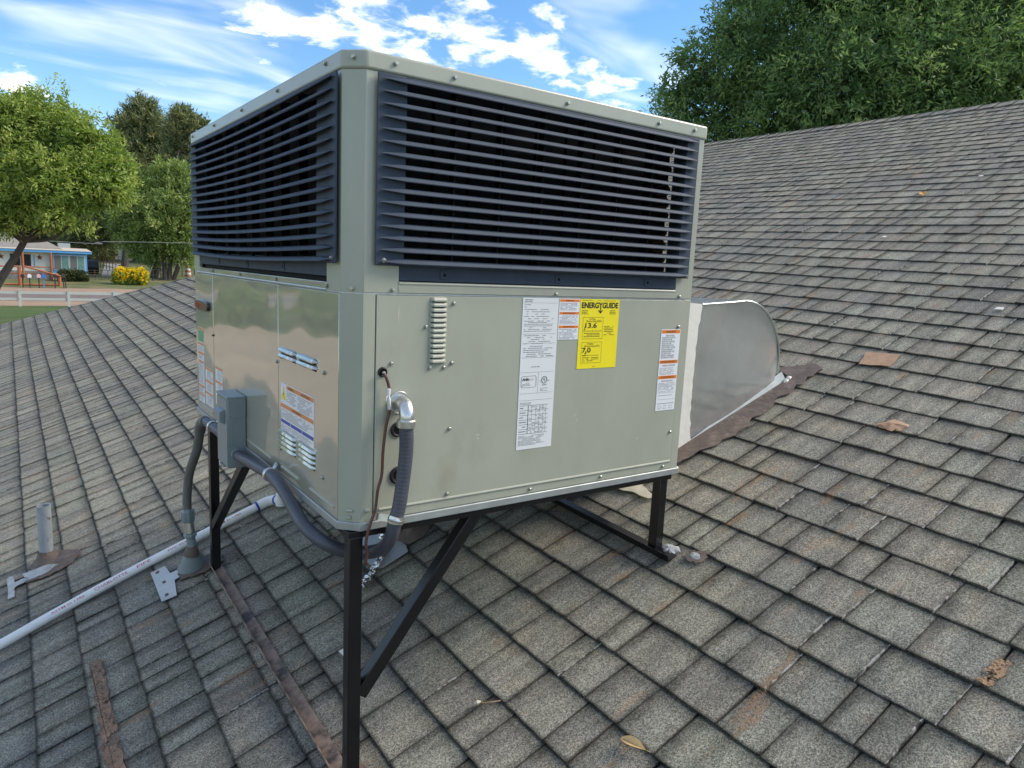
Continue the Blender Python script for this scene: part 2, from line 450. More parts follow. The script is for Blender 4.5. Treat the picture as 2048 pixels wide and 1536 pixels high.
def mesh_tabs(name, tabs, parent):
    V, F, UV, T = [], [], [], []
    for vs, fs, fu, tint in tabs:
        b = len(V)
        V.extend([tuple(p) for p in vs])
        for f, q in zip(fs, fu):
            F.append(tuple(b + i for i in f)); UV.extend(q)
        T.extend([tint] * len(vs))
    me = bpy.data.meshes.new(name)
    me.from_pydata(V, [], F)
    lay = me.uv_layers.new(name='UVMap')
    lay.data.foreach_set('uv', np.array(UV, dtype=np.float32).ravel())
    at = me.attributes.new('tint', 'FLOAT_COLOR', 'POINT')
    at.data.foreach_set('color', np.array(T, dtype=np.float32).ravel())
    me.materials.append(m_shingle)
    o = bpy.data.objects.new(name, me); COL.objects.link(o); o.parent = parent
    return o

def project(X):
    d = np.asarray(X) - CC
    w = d @ FW
    if w < 0.1: return None
    return 1024 + FPX * (d @ RT) / w, 768 - FPX * (d @ UP) / w, w

def build_roof():
    # deck with both slopes and the gable end
    us_ = list(np.linspace(EAVE, RIDGE, 22)); nv = 10
    mb = MB()
    grid = []
    for u in us_:
        grid.append([RP(u, -6.0 + (rake(u) + 6.0) * j / nv, -0.006) for j in range(nv + 1)])
    nb = len(grid)
    vs = [p for row in grid for p in row]
    back = [grid[-1][j] + np.array([5.5, 0.1, -2.2]) for j in range(nv + 1)]
    vs += back
    under = [p + np.array([0, 0, -0.16]) for row in grid for p in row] + [p + np.array([0, 0, -0.16]) for p in back]
    fs = []
    w_ = nv + 1
    for i in range(nb):
        for j in range(nv):
            fs.append((i * w_ + j, i * w_ + j + 1, (i + 1) * w_ + j + 1, (i + 1) * w_ + j))
    tot = len(vs)
    fs += [tuple(tot + i for i in reversed(f)) for f in list(fs)]
    rows = nb + 1
    for i in range(rows - 1):
        for j in (0, nv):
            a, b = i * w_ + j, (i + 1) * w_ + j
            fs.append((a, b, tot + b, tot + a))
    for j in range(nv):
        for i in (0, rows - 1):
            a, b = i * w_ + j, i * w_ + j + 1
            fs.append((a, b, tot + b, tot + a))
    mb.add(vs + under, fs)
    roof = mb.build('roof', m_deck, None, smooth=0)
    tag(roof, kind='structure')
    rng = random.Random(11)
    tabs = []
    k0 = math.floor((EAVE - U0) / CS)
    for k in range(k0, 35):
        u = U0 + k * CS
        v = -5.4 + rng.uniform(0, 0.3)
        end = rake(u + CS / 2) + 0.012
        alt = rng.random() < 0.5
        row_tone = rng.uniform(-0.08, 0.08)
        while v < end - 0.05:
            w = rng.choice((0.075, 0.09, 0.11, 0.13, 0.15, 0.17, 0.19)) + rng.uniform(-0.015, 0.015)
            v1 = min(v + w, end)
            alt = not alt if rng.random() < 0.8 else alt
            thick = 0.0090 if alt else 0.0066
            thick += rng.uniform(-0.001, 0.0015)
            tone = min(1, max(0, rng.gauss(0.5, 0.10) + row_tone))
            hue = min(1, max(0, rng.gauss(0.38, 0.22)))
            um, vm = u + CS / 2, (v + v1) / 2
            chz = 0.55 if (um > 0.9 and vm < 0.6 and um - 1.6 * vm > 1.6) or (0.05 < um + 0.35 < 0.8 and 1.3 < vm < 2.6) else 0.06
            chalk = 1.0 if rng.random() < chz else 0.0
            tabs.append((k, v, v1, thick, (tone, hue, chalk, v1 - v)))
            v = v1
    # the 300 tabs that show largest become parts of their own
    score = []
    for i, (k, v0, v1, th, ti) in enumerate(tabs):
        u = U0 + (k + 0.5) * CS
        c = [project(RP(u + a * CS / 2, v)) for a, v in ((-1, v0), (-1, v1), (1, v1), (1, v0))]
        if any(q is None for q in c): continue
        cx, cy = sum(q[0] for q in c) / 4, sum(q[1] for q in c) / 4
        if not (-20 < cx < 2068 and 0 < cy < 1556): continue
        # hidden behind the air conditioner's cabinet
        d = RP(u, (v0 + v1) / 2) - CC
        hid = False
        for t in np.linspace(0.3, 0.98, 40):
            p = CC + d * t
            if 0 < p[0] < 1.07 and 0 < p[1] < 1.44 and 0 < p[2] < 1.0: hid = True; break
        if hid: continue
        A = 0.5 * abs(sum(c[j][0] * c[(j + 1) % 4][1] - c[(j + 1) % 4][0] * c[j][1] for j in range(4)))
        score.append((A, i))
    score.sort(reverse=True)
    big = {i for A, i in score[:300]}
    rest = []
    for i, (k, v0, v1, th, ti) in enumerate(tabs):
        geo = tab_geo(k, v0, v1, th, rng)
        if i in big:
            mesh_tabs('shingle', [(*geo, ti)], roof)
        else:
            rest.append((*geo, ti))
    o = mesh_tabs('shingle_field', rest, roof)
    tag(o, kind='stuff')
    # ridge caps
    v = -5.4
    caps = 0
    while v < 9.2:
        w = 0.15
        vs, fs, fu = [], [], []
        lift = 0.012
        for j, vv in enumerate((v, v + w + 0.02)):
            h = lift if j == 0 else 0.004
            a = RP(RIDGE - 0.13, vv, h + 0.004); b = RP(RIDGE, vv, h + 0.012); c = b + np.array([0.13, 0, -0.055])
            vs += [a, b, c]
        vs += [RP(RIDGE - 0.13, v, -0.004), RP(RIDGE, v, 0.0), RP(RIDGE - 0.13, v + w + 0.02, -0.004)]
        fs = [(0, 1, 4, 3), (1, 2, 5, 4), (0, 6, 7, 1), (0, 3, 8, 6)]
        fu = [[(0, 0), (0, 1), (1, 1), (1, 0)], [(0, 0), (0, 1), (1, 1), (1, 0)], [(0, 0)] * 4, [(0, 0)] * 4]
        ti = (rng.uniform(0.5, 0.8), rng.uniform(0.1, 0.5), 0.0, w)
        if -1.0 < v < 7.0:
            mesh_tabs('ridge_shingle', [(vs, fs, fu, ti)], roof)
        else:
            pass
        v += w
    # rake drip edge along the gable end
    mb = MB()
    us_ = np.linspace(EAVE, RIDGE, 24)
    path = [RP(u, rake(u) + 0.02, 0.006) for u in us_]
    lowp = [p + np.array([0, 0.01, -0.17]) for p in path]
    inn = [RP(u, rake(u) - 0.01, 0.006) for u in us_]
    n = len(path)
    mb.add(path + lowp + inn, [(i, i + 1, n + i + 1, n + i) for i in range(n - 1)] + [(2 * n + i, 2 * n + i + 1, i + 1, i) for i in range(n - 1)])
    mb.build('drip_edge', mat('drip_edge_brown', (0.10, 0.09, 0.08), 0.5), roof)
    # wall of the house below
    mb = MB()
    poly = []
    mb2 = MB()
    x0, x1 = RP(EAVE + 0.5, 0)[0], RP(RIDGE, 0)[0]
    z0 = RP(EAVE + 0.5, 0)[2] - 0.2; zr = RP(RIDGE, 9)[2] - 0.25
    gable = [(x0, -4.9), (x1 + 5.0, -4.9), (x1 + 5.0, zr - 2.0), (x1, zr), (x0, z0)]
    mb2.prism(gable, lambda a, b, h: (a, h, b), -5.5, 8.6)
    w = mb2.build('house_wall', mat('stucco_wall', (0.42, 0.36, 0.28), 0.9, var=0.06, vs=6, bump=0.004, bs=30), None, smooth=0)
    tag(w, kind='structure')
    return roof
roof = build_roof()

# ------------------------------------------------------------------ terrain
G0, GS = -4.7, 0.029
def gz(y): return G0 + GS * y
def ground_sheet(name, poly, m, off, kind='structure'):
    mb = MB()
    mb.add([(x, y, gz(y) + off) for x, y in poly], [tuple(range(len(poly)))])
    o = mb.build(name, m, None, smooth=0)
    return tag(o, kind=kind)
m_ground = mat('dry_grass_ground', (0.115, 0.100, 0.055), 0.95, var=0.25, vs=0.25, col2=(0.085, 0.105, 0.035), c2s=0.12, c2lo=0.42, c2hi=0.56, bump=0.05, bs=4)
m_lawn = mat('lawn', (0.062, 0.105, 0.020), 0.95, var=0.30, vs=0.9, col2=(0.135, 0.125, 0.042), c2s=0.35, c2lo=0.48, c2hi=0.68, bump=0.06, bs=6, stretch=(0.35, 1, 1))
m_lawn2 = mat('worn_lawn', (0.105, 0.120, 0.034), 0.95, var=0.25, vs=0.7, col2=(0.20, 0.16, 0.08), c2s=0.3, c2lo=0.50, c2hi=0.66, bump=0.05, bs=6)
m_sand = mat('sandy_shoulder', (0.330, 0.225, 0.150), 0.95, var=0.12, vs=0.8, bump=0.02, bs=5)
m_road = mat('sun_bleached_asphalt', (0.175, 0.135, 0.120), 0.9, var=0.08, vs=0.9, bump=0.01, bs=12)
m_yard = mat('gravel_yard', (0.42, 0.315, 0.215), 0.95, var=0.15, vs=0.5, col2=(0.12, 0.13, 0.05), c2s=0.10, c2lo=0.62, c2hi=0.70, bump=0.02, bs=6)
ground_sheet('ground', [(-900, -300), (900, -300), (900, 1500), (-900, 1500)], m_ground, 0)
ground_sheet('gravel_yard', [(-40, 6), (4.0, 6), (4.0, 38.5), (-12, 40), (-40, 41)], m_yard, 0.012)
ground_sheet('lawn', [(-120, 41), (-40, 41), (-12, 40), (4, 38.5), (60, 38), (60, 52.6), (-120, 52.6)], m_lawn, 0.016)
ground_sheet('sandy_shoulder', [(-200, 52.6), (200, 52.6), (200, 67.6), (-200, 67.6)], m_sand, 0.008)
ground_sheet('road', [(-200, 56.2), (200, 56.2), (200, 61.4), (-200, 61.4)], m_road, 0.02)
ground_sheet('front_lawn', [(-60, 67.6), (60, 67.6), (60, 112), (-60, 112)], m_lawn2, 0.012)
ground_sheet('driveway', [(8.0, 84), (9.6, 84), (13.2, 112), (11.4, 112)], mat('pale_concrete', (0.34, 0.33, 0.31), 0.9, var=0.06, vs=1), 0.03)

# ------------------------------------------------------------------ the rooftop air conditioner
W, D, H = 1.0755, 1.446, 1.012
HS = 0.5235                                   # seam between lower and upper cabinet
CH = 0.037                                    # chamfer of the corners
ac = thing('air_conditioner', 'large sage green packaged air conditioner with dark louvered grilles, raised on a black steel stand', 'air conditioner', (W / 2, D / 2, 0.0))
Zp = lambda a, b, h: (a, b, h)
def ch_rect(x0, y0, x1, y1, c, d=0.009):
    return [(x0 + c, y0), (x1 - d, y0), (x1, y0 + d), (x1, y1 - d), (x1 - d, y1), (x0 + d, y1), (x0, y1 - d), (x0, y0 + c)]

# pan, core, cap
MB().prism(ch_rect(-0.005, -0.005, W + 0.005, D + 0.005, CH + 0.002), Zp, -0.006, 0.0135).build('base_pan', m_pan, ac, 0.0025)
MB().prism(ch_rect(0.007, 0.007, W - 0.007, D - 0.007, CH), Zp, 0.0, HS + 0.002).build('inner_shell', m_sage, ac)
MB().prism(ch_rect(0.075, 0.075, W - 0.075, D - 0.075, 0.02), Zp, HS, 0.975).build('coil', m_dark, ac)
MB().prism(ch_rect(-0.004, -0.004, W + 0.004, D + 0.004, CH + 0.002), Zp, 0.974, H).build('top_cap', m_sage, ac, 0.006, seg=3)
MB().prism(ch_rect(0.002, 0.002, W - 0.002, D - 0.002, CH), Zp, HS - 0.0025, HS + 0.001).build('seam_strip', m_galv, ac)

def post_poly(ax, ay, wx, wy, t, sx, sy):
    """corner profile at (ax, ay) opening towards sx, sy"""
    c = CH if (ax, ay) == (0, 0) else 0.009
    p = [(0, wy), (0, c), (c, 0), (wx, 0), (wx, t), (c + t * 0.4, t), (t, c + t * 0.4), (t, wy)]
    q = [(ax + sx * a, ay + sy * b) for a, b in p]
    return q if sx * sy > 0 else q[::-1]
for ax, ay, sx, sy, wx, wy in ((0, 0, 1, 1, 0.0645, 0.040), (W, 0, -1, 1, 0.0385, 0.06), (0, D, 1, -1, 0.06, 0.045), (W, D, -1, -1, 0.06, 0.06)):
    MB().prism(post_poly(ax, ay, wx, wy, 0.007, sx, sy), Zp, 0.0135, HS - 0.0015).build('corner_post', m_sage if (ax, ay) != (0, D) else m_sage_gloss, ac, 0.0012)
for ax, ay, sx, sy, wx, wy in ((0, 0, 1, 1, 0.119, 0.117), (W, 0, -1, 1, 0.078, 0.11), (0, D, 1, -1, 0.11, 0.088), (W, D, -1, -1, 0.11, 0.11)):
    MB().prism(post_poly(ax, ay, wx, wy, 0.010, sx, sy), Zp, HS + 0.001, 0.9745).build('upper_corner_post', m_sage, ac, 0.0012)
# embossed ribs on the near corner post
for (a, b) in (((0.012, 0.0235), (0.0235, 0.012)), ((0.046, -0.0015), (0.057, -0.0015))):
    MB().tube([(*a, 0.040), (*b, 0.040)], 0.004, 8).build('embossed_rib', m_sage, ac)

# flange under the louvered openings
MB().box((0.117, -0.0012, HS + 0.001), (0.9975, 0.010, HS + 0.0235)).build('flange', m_sage, ac, 0.002)
MB().tube([(0.119, 0.001, HS + 0.0225), (0.996, 0.001, HS + 0.0225)], 0.004, 8).build('flange_bead', m_sage, ac)
MB().box((-0.0012, 0.117, HS + 0.001), (0.010, 1.358, HS + 0.0185)).build('flange', m_sage_gloss, ac, 0.002)
MB().tube([(0.001, 0.119, HS + 0.0015), (0.001, 1.40, HS + 0.0015)], 0.003, 8).build('flange_bead', m_galv, ac)

# side panels
rp = MB().box((0.067, -0.0012, 0.0145), (1.0365, 0.006, HS - 0.0035)).build('access_panel', m_sage, ac, 0.0012)
MB().tube([(0.080, -0.0005, 0.038), (1.0317, -0.0005, 0.038)], 0.0038, 8).build('bead', m_sage, rp)
def subdiv_panel(name, y0, y1, x=-0.001):
    return MB().box((x, y0, 0.0145), (0.006, y1, HS - 0.0035)).build(name, m_sage_gloss, ac, 0.0012)
lp1 = subdiv_panel('service_panel', 0.0415, 0.4565, -0.0008)
lp2 = subdiv_panel('blower_panel', 0.4575, 1.1610, -0.0014)
lp3 = subdiv_panel('control_panel', 1.1665, 1.4000, -0.0012)
for p_, ys in ((lp1, ((0.06, 0.215), (0.30, 0.43))), (lp2, ((0.52, 0.76), (0.80, 1.12))), (lp3, ((1.19, 1.37),))):
    for a, b in ys:
        MB().tube([(-0.0008, a, 0.038), (-0.0008, b, 0.038)], 0.0038, 8).build('bead', m_sage, p_)

# grilles
def slat_mesh(L, bow=0.0):
    """pointed louver blade along +x from 0 to L; front towards -y"""
    prof = [(-0.0162, -0.0050), (-0.0172, -0.0032), (-0.0150, 0.0026), (-0.0122, 0.0048), (0.002, 0.0080), (0.004, 0.0056), (-0.009, -0.0036)]
    xs = [0.0, 0.022, 0.05, 0.075] + [L * i / 8 for i in range(1, 8)] + [L - 0.075, L - 0.05, L - 0.022, L]
    xs = sorted(set(xs))
    vs, fs = [], []
    for x in xs:
        e = min(x, L - x)
        k = min(1.0, 0.10 + e / 0.055)
        bw = bow * math.sin(math.pi * x / L)
        for (y, z) in prof:
            vs.append((x, -0.010 + (y + 0.010) * k - bw * 0.6, z * k - bw))
    m = len(prof)
    for i in range(len(xs) - 1):
        for j in range(m):
            fs.append((i * m + j, i * m + (j + 1) % m, (i + 1) * m + (j + 1) % m, (i + 1) * m + j))
    fs += [tuple(range(m - 1, -1, -1)), tuple((len(xs) - 1) * m + j for j in range(m))]
    me = bpy.data.meshes.new('slat')
    me.from_pydata(vs, [], fs)
    bm = bmesh.new(); bm.from_mesh(me); bmesh.ops.recalc_face_normals(bm, faces=bm.faces); bm.to_mesh(me); bm.free()
    me.polygons.foreach_set('use_smooth', [True] * len(me.polygons)); me.set_sharp_from_angle(angle=R(40))
    me.materials.append(m_louver)
    return me
def grille(face):
    if face == 'R':
        P = lambda a, b, z: (a, b, z); a0, a1, i0, i1 = 0.0575, 1.0350, 0.1240, 0.9870
    else:
        P = lambda a, b, z: (b, a, z); a0, a1, i0, i1 = 0.0400, 1.4080, 0.1520, 1.3300
    zb, zt = 0.5835, 0.9715
    mb = MB()
    def bx(a, b, c, d, e, f):
        p, q = P(a, b, c), P(d, e, f)
        mb.box(tuple(min(x, y) for x, y in zip(p, q)), tuple(max(x, y) for x, y in zip(p, q)))
    bx(a0, -0.0115, zb, i0, -0.0070, zt); bx(i1, -0.0115, zb, a1, -0.0070, zt)
    bx(i0, -0.0118, zt - 0.012, i1, -0.0065, zt)
    bx(i0, -0.0118, zb, i1, -0.0065, zb + 0.007)
    g = mb.build('louver_grille', m_louver, ac, 0.0018)
    # inner returns, ribs and the coil guard behind the blades
    for a in (i0, i1):
        p, q = P(a - 0.002, -0.007, zb), P(a + 0.002, 0.030, zt)
        MB().box(tuple(min(x, y) for x, y in zip(p, q)), tuple(max(x, y) for x, y in zip(p, q))).build('side_return', m_louver, g)
    n = 6 if face == 'R' else 8
    for i in range(1, n + 1):
        a = i0 + (i1 - i0) * i / (n + 1)
        p, q = P(a - 0.0018, -0.006, zb + 0.005), P(a + 0.0018, 0.016, zt - 0.005)
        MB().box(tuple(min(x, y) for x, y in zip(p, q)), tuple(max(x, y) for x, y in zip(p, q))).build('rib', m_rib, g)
    me = slat_mesh(a1 - a0 - 0.012, 0.0 if face == 'R' else 0.010)
    for i in range(16):
        z = 0.592 + 0.02455 * i
        if face == 'R':
            child('slat', me, (a0 + 0.006, -0.0085, z), g)
        else:
            child('slat', me, (-0.0085, a1 - 0.006, z), g, (0, 0, R(-90)))
    # dark rail showing under the grille, with its clips
    if face == 'R':
        b = MB().box((0.119, 0.002, HS + 0.028), (0.9975, 0.014, zb + 0.01)).build('lower_rail', m_louver, ac, 0.002)
        cl = (0.2330, 0.5650, 0.8820)
    else:
        b = MB().box((0.002, 0.117, HS + 0.030), (0.014, 1.358, zb + 0.01)).build('lower_rail', m_louver, ac, 0.002)
        cl = (0.42, 0.75, 1.08)
    for c in cl:
        p, q = P(c - 0.011, -0.0005, HS + 0.034), P(c + 0.011, 0.004, zb - 0.006)
        k = MB().box(tuple(min(x, y) for x, y in zip(p, q)), tuple(max(x, y) for x, y in zip(p, q))).build('clip', m_louver, b, 0.001)
        c0, c1 = P(c, -0.0010, HS + 0.044), P(c, 0.003, HS + 0.044)
        MB().tube([c0, c1], 0.004, 10).build('clip_hole', m_dark, k)
    # coil fin stacks behind
    for i in range(9):
        a = i0 + (i1 - i0) * (i + 0.5) / 9
        p, q = P(a - (i1 - i0) / 18 + 0.004, 0.050, zb), P(a + (i1 - i0) / 18 - 0.004, 0.056, zt - 0.01)
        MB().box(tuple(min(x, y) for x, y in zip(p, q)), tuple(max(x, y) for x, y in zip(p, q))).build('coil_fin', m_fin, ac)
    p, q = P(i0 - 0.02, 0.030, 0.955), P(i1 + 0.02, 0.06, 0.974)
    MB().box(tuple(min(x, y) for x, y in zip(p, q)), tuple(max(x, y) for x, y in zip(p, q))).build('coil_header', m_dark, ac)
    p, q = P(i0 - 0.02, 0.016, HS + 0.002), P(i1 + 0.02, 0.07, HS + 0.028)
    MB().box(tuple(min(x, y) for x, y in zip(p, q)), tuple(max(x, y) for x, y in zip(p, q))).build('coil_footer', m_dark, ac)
    return g
gR, gL = grille('R'), grille('L')
MB().box((W - 0.016, 0.120, HS + 0.001), (W - 0.010, D - 0.112, 0.974)).build('far_side_panel', m_sage, ac)
MB().box((0.112, D - 0.016, HS + 0.001), (W - 0.112, D - 0.010, 0.974)).build('rear_panel', m_sage, ac)
# return bends of the coil at the far end of the long grille
for i, z in enumerate((0.945, 0.89, 0.835, 0.80, 0.765, 0.72, 0.68, 0.645, 0.615)):
    MB().tube(spline([(0.935, 0.045, z), (0.955, 0.030, z + 0.004), (0.966, 0.026, z - 0.008), (0.957, 0.030, z - 0.020), (0.937, 0.045, z - 0.022)], 5), 0.0048, 8).build('coil_return_bend', m_copper, ac)

# slotted vent
v0 = MB()
pill = [(0.196 + 0.004, 0.364), (0.2415 - 0.004, 0.364), (0.2415, 0.368), (0.2415, 0.510), (0.238, 0.516), (0.228, 0.520), (0.209, 0.520), (0.199, 0.516), (0.196, 0.510), (0.196, 0.368)]
v0.prism(pill, lambda a, b, h: (a, h, b), -0.0012, -0.0030)
vp = v0.build('slotted_vent', m_sage, ac, 0.0008)
mb = MB()
prof = [(0, 0.0070), (-0.0040, 0.0055), (-0.0072, 0.0010), (-0.0076, -0.0026), (-0.0058, -0.0030), (0, -0.0022)]
sl, n_ = [], len(prof)
vs = []
for x, k in ((0.0, 0.25), (0.006, 1.0), (0.036, 1.0), (0.042, 0.25)):
    for (y, z) in prof: vs.append((x, y * k, z * (0.6 + 0.4 * k)))
fs = [(i * n_ + j, i * n_ + (j + 1) % n_, (i + 1) * n_ + (j + 1) % n_, (i + 1) * n_ + j) for i in range(3) for j in range(n_)] + [tuple(range(n_)), tuple(3 * n_ + j for j in range(n_))]
hood = bpy.data.meshes.new('louver'); hood.from_pydata(vs, [], fs)
bm = bmesh.new(); bm.from_mesh(hood); bmesh.ops.recalc_face_normals(bm, faces=bm.faces); bm.to_mesh(hood); bm.free()
hood.materials.append(m_sage)
slot = MB().box((0, 0, 0), (0.038, 0.001, 0.0016)).build('slot_shadow', m_dark, None); slot_me = slot.data; bpy.data.objects.remove(slot)
for i in range(13):
    z = 0.3715 + 0.01165 * i
    child('louver', hood, (0.1978, -0.0028, z), vp)
    child('slot', slot_me, (0.1998, -0.0038, z - 0.0048), vp)
# hooded louvers on the glossy service panel
def hood_big(y_hi, y_lo, z, parent):
    Lh = y_hi - y_lo
    pr = [(0, 0.0095), (-0.008, 0.0070), (-0.0110, 0.0010), (-0.0105, -0.0020), (-0.008, -0.0010), (0, 0.0030)]
    vs = []
    for t, k in ((0.0, 0.15), (0.010, 0.9), (0.018, 1.0), (Lh - 0.018, 1.0), (Lh - 0.010, 0.9), (Lh, 0.15)):
        for (x, zz) in pr: vs.append((x * k - 0.0004, y_hi - t, z + zz * (0.5 + 0.5 * k)))
    n = len(pr)
    fs = [(i * n + j, i * n + (j + 1) % n, (i + 1) * n + (j + 1) % n, (i + 1) * n + j) for i in range(5) for j in range(n)] + [tuple(range(n)), tuple(5 * n + j for j in range(n))]
    MB().add(vs, fs).build('louver', m_sage_gloss, parent, smooth=20)
    MB().box((-0.0016, y_lo + 0.008, z - 0.0065), (-0.0004, y_hi - 0.008, z + 0.001)).build('louver_slot', m_dark, parent)
for z in (0.352, 0.337):
    hood_big(0.4425, 0.3091, z, lp1); hood_big(0.3019, 0.1677, z, lp1)
for z in (0.1330, 0.1205, 0.1080, 0.0955):
    hood_big(0.4460, 0.3123, z, lp1); hood_big(0.3038, 0.1750, z, lp1)

# screws: one hex head with washer, shared
def hexscrew(r=0.0042):
    mb = MB()
    mb.tube([(0, 0, 0), (0, -0.0012, 0)], r * 1.25, 14)
    mb.tube([(0, -0.0012, 0), (0, -0.0042, 0), (0, -0.0050, 0)], [r, r, r * 0.7], 6)
    o = mb.build('screw', m_screw, None, smooth=30)
    me = o.data; bpy.data.objects.remove(o)
    return me
scr = hexscrew()
for x, z, y in [(0.2583, 0.5041, 0), (0.1878, 0.4505, 0), (0.1039, 0.3704, 0), (0.2579, 0.3657, 0), (0.2006, 0.3565, 0), (0.2371, 0.3562, 0), (0.2576, 0.2091, 0), (0.2573, 0.0492, 0), (0.5058, 0.0254, 0), (0.1046, 0.5315, 0),
                (0.5574, 0.5300, 0), (1.0133, 0.5310, 0), (1.0199, 0.4439, 0), (1.0210, 0.1291, 0), (1.0011, 0.0248, 0), (0.7519, 0.0263, 0)]:
    child('screw', scr, (x, y - 0.0012, z), ac)
for x, z in [(0.0992, 0.9945), (0.2405, 0.993), (0.5583, 0.991), (0.8757, 0.991), (1.0174, 0.993)]:
    child('screw', scr, (x, -0.0050, z), ac)
for x, z in [(0.077, 0.594), (1.0250, 0.590)]:
    child('grille_screw', scr, (x, -0.0115, z), ac)
for y, z in [(1.1502, 0.5331), (0.8121, 0.5340), (0.4666, 0.5331), (0.1101, 0.5330), (0.4281, 0.3340), (0.4636, 0.3171), (0.1232, 0.3362), (0.1292, 0.0889), (0.4357, 0.0859)]:
    child('screw', scr, (-0.0014, y, z), ac, (0, 0, R(-90)))
for y, z in [(0.1163, 0.9980), (0.4406, 0.9962), (0.7633, 0.9958), (1.0866, 0.9956), (1.4000, 0.9970)]:
    child('screw', scr, (-0.0050, y, z), ac, (0, 0, R(-90)))
child('grille_screw', scr, (-0.0115, 0.056, 0.594), ac, (0, 0, R(-90)))
for z in (0.9955, 0.5320, 0.0235):
    child('screw', scr, (0.018 - (0.004 if z > 0.9 else 0), 0.018 - (0.004 if z > 0.9 else 0), z), ac, (0, 0, R(-45)))
# latch screw in the tall panel seam
MB().box((-0.006, 1.158, 0.312), (-0.001, 1.170, 0.318)).build('seam_clip', m_black, ac, 0.001)

# grommets in the wiring holes
def grommet(x, z, r, name='grommet'):
    ring = [(x + r * 0.78 * math.cos(a), -0.0022, z + r * 0.78 * math.sin(a)) for a in np.linspace(0, 2 * math.pi, 25)]
    g = MB().tube(ring, r * 0.22, 8, cap=False).build(name, m_rubber, ac)
    MB().tube([(x, -0.0016, z), (x, -0.0010, z)], r * 0.7, 24).build('hole', m_dark, g)
    return g
grommet(0.0832, 0.3525, 0.0115); 
for x, z, r in ((0.1223, 0.2196, 0.0175), (0.1248, 0.1125, 0.0205)):
    grommet(x, z, r)
    ring = [(x + r * 1.16 * math.cos(a), -0.0010, z + r * 1.16 * math.sin(a)) for a in np.linspace(0, 2 * math.pi, 33)]
    MB().tube(ring, 0.0012, 6, cap=False).build('embossed_ring', m_sage, ac)

# ---- labels
RX, RL = (R(90), 0, 0), (R(90), 0, R(-90))
FIT = []
def text(body, x, y, z, size, m, parent, face='R', fit=None, bold=0.0, align='LEFT', rot=None):
    """face R: x along the panel, z up, just in front of y; face L: x is the panel's y coordinate"""
    c = bpy.data.curves.new('text', 'FONT'); c.body = body; c.size = size; c.align_x = align; c.offset = bold
    c.resolution_u = 3
    c.materials.append(m)
    o = bpy.data.objects.new('lettering', c); COL.objects.link(o)
    o.parent = parent
    loc = Vector((x, y, z)) if face != 'L' else Vector((y, x, z))
    o.location = loc - root_org(parent)
    o.rotation_euler = rot or (RX if face == 'R' else RL)
    if fit: FIT.append((o, fit))
    return o
def plate(name, x0, x1, z0, z1, m, y=-0.0021, t=0.0003, face='R', parent=None):
    mb = MB()
    if face == 'R': mb.box((x0, y, z0), (x1, y + t, z1))
    else: mb.box((y, x0, z0), (y + t, x1, z1))
    return mb.build(name, m, parent or ac, smooth=0)
def dashes(name, x0, x1, ztop, zbot, pitch, h, m, parent, face='R', y=-0.0026, seed=1, dens=0.85, ragged=0.25, word=(0.004, 0.012)):
    """lines of print too small to read: word-long dashes"""
    rng = random.Random(seed); mb = MB()
    z = ztop
    while z > zbot:
        a, b = min(x0, x1), max(x0, x1)
        end = b - (b - a) * ragged * rng.random()
        x = a
        while x < end:
            w = rng.uniform(*word)
            w = min(w, end - x)
            if rng.random() < dens:
                X0, X1 = (x, x + w) if face == 'R' else (a + b - x - w, a + b - x)
                if face == 'R': mb.add([(X0, y, z - h), (X1, y, z - h), (X1, y, z), (X0, y, z)], [(0, 1, 2, 3)])
                else: mb.add([(y, X0, z - h), (y, X1, z - h), (y, X1, z), (y, X0, z)], [(3, 2, 1, 0)])
            x += w + 0.0013
        z -= pitch
    return mb.build(name, m, parent, smooth=0)
def bar(name, x0, x1, z0, z1, m, parent, face='R', y=-0.0024):
    return plate(name, x0, x1, z0, z1, m, y=y, t=0.0002, face=face, parent=parent)
def box_outline(x0, x1, z0, z1, w, m, parent):
    mb = MB(); y = -0.0026
    for a, b, c, d in ((x0, x1, z0, z0 + w), (x0, x1, z1 - w, z1), (x0, x0 + w, z0, z1), (x1 - w, x1, z0, z1)):
        mb.add([(a, y, c), (b, y, c), (b, y, d), (a, y, d)], [(0, 1, 2, 3)])
    return mb.build('ruled_box', m, parent, smooth=0)
Yt = -0.0027

# yellow energy label
ex0, ex1, ez1, ez0 = 0.6400, 0.7790, 0.5195, 0.3350
en = plate('energy_label', ex0, ex1, ez0, ez1, m_yellow)
en['label'] = 'bright yellow energy rating label'
text('ENERGYGUIDE', ex0 + 0.0045, Yt, 0.4965, 0.0205, m_ink, en, fit=0.1290, bold=0.0006)
MB().box((0.7105, Yt, 0.4830), (0.7130, Yt + 0.0001, 0.5000)).add([(0.7035, Yt, 0.4895), (0.7055, Yt, 0.4915), (0.7118, Yt, 0.4855), (0.7180, Yt, 0.4915), (0.7200, Yt, 0.4895), (0.7118, Yt, 0.4815)], [(0, 1, 2, 5), (2, 3, 4, 5)]).build('arrow', m_ink, en, smooth=0)
dashes('fine_print', ex0 + 0.006, ex0 + 0.045, 0.5165, 0.515, 0.004, 0.0008, m_ink, en, seed=3)
dashes('fine_print', ex0 + 0.060, ex1 - 0.008, 0.5160, 0.515, 0.004, 0.0008, m_ink, en, seed=4)
dashes('fine_print', ex0 + 0.006, ex0 + 0.032, 0.4900, 0.481, 0.0042, 0.0014, m_ink, en, seed=5)
dashes('fine_print', ex1 - 0.034, ex1 - 0.008, 0.4900, 0.481, 0.0042, 0.0014, m_ink, en, seed=6)
box_outline(ex0 + 0.0125, ex0 + 0.0835, 0.4145, 0.4720, 0.0006, m_ink, en)
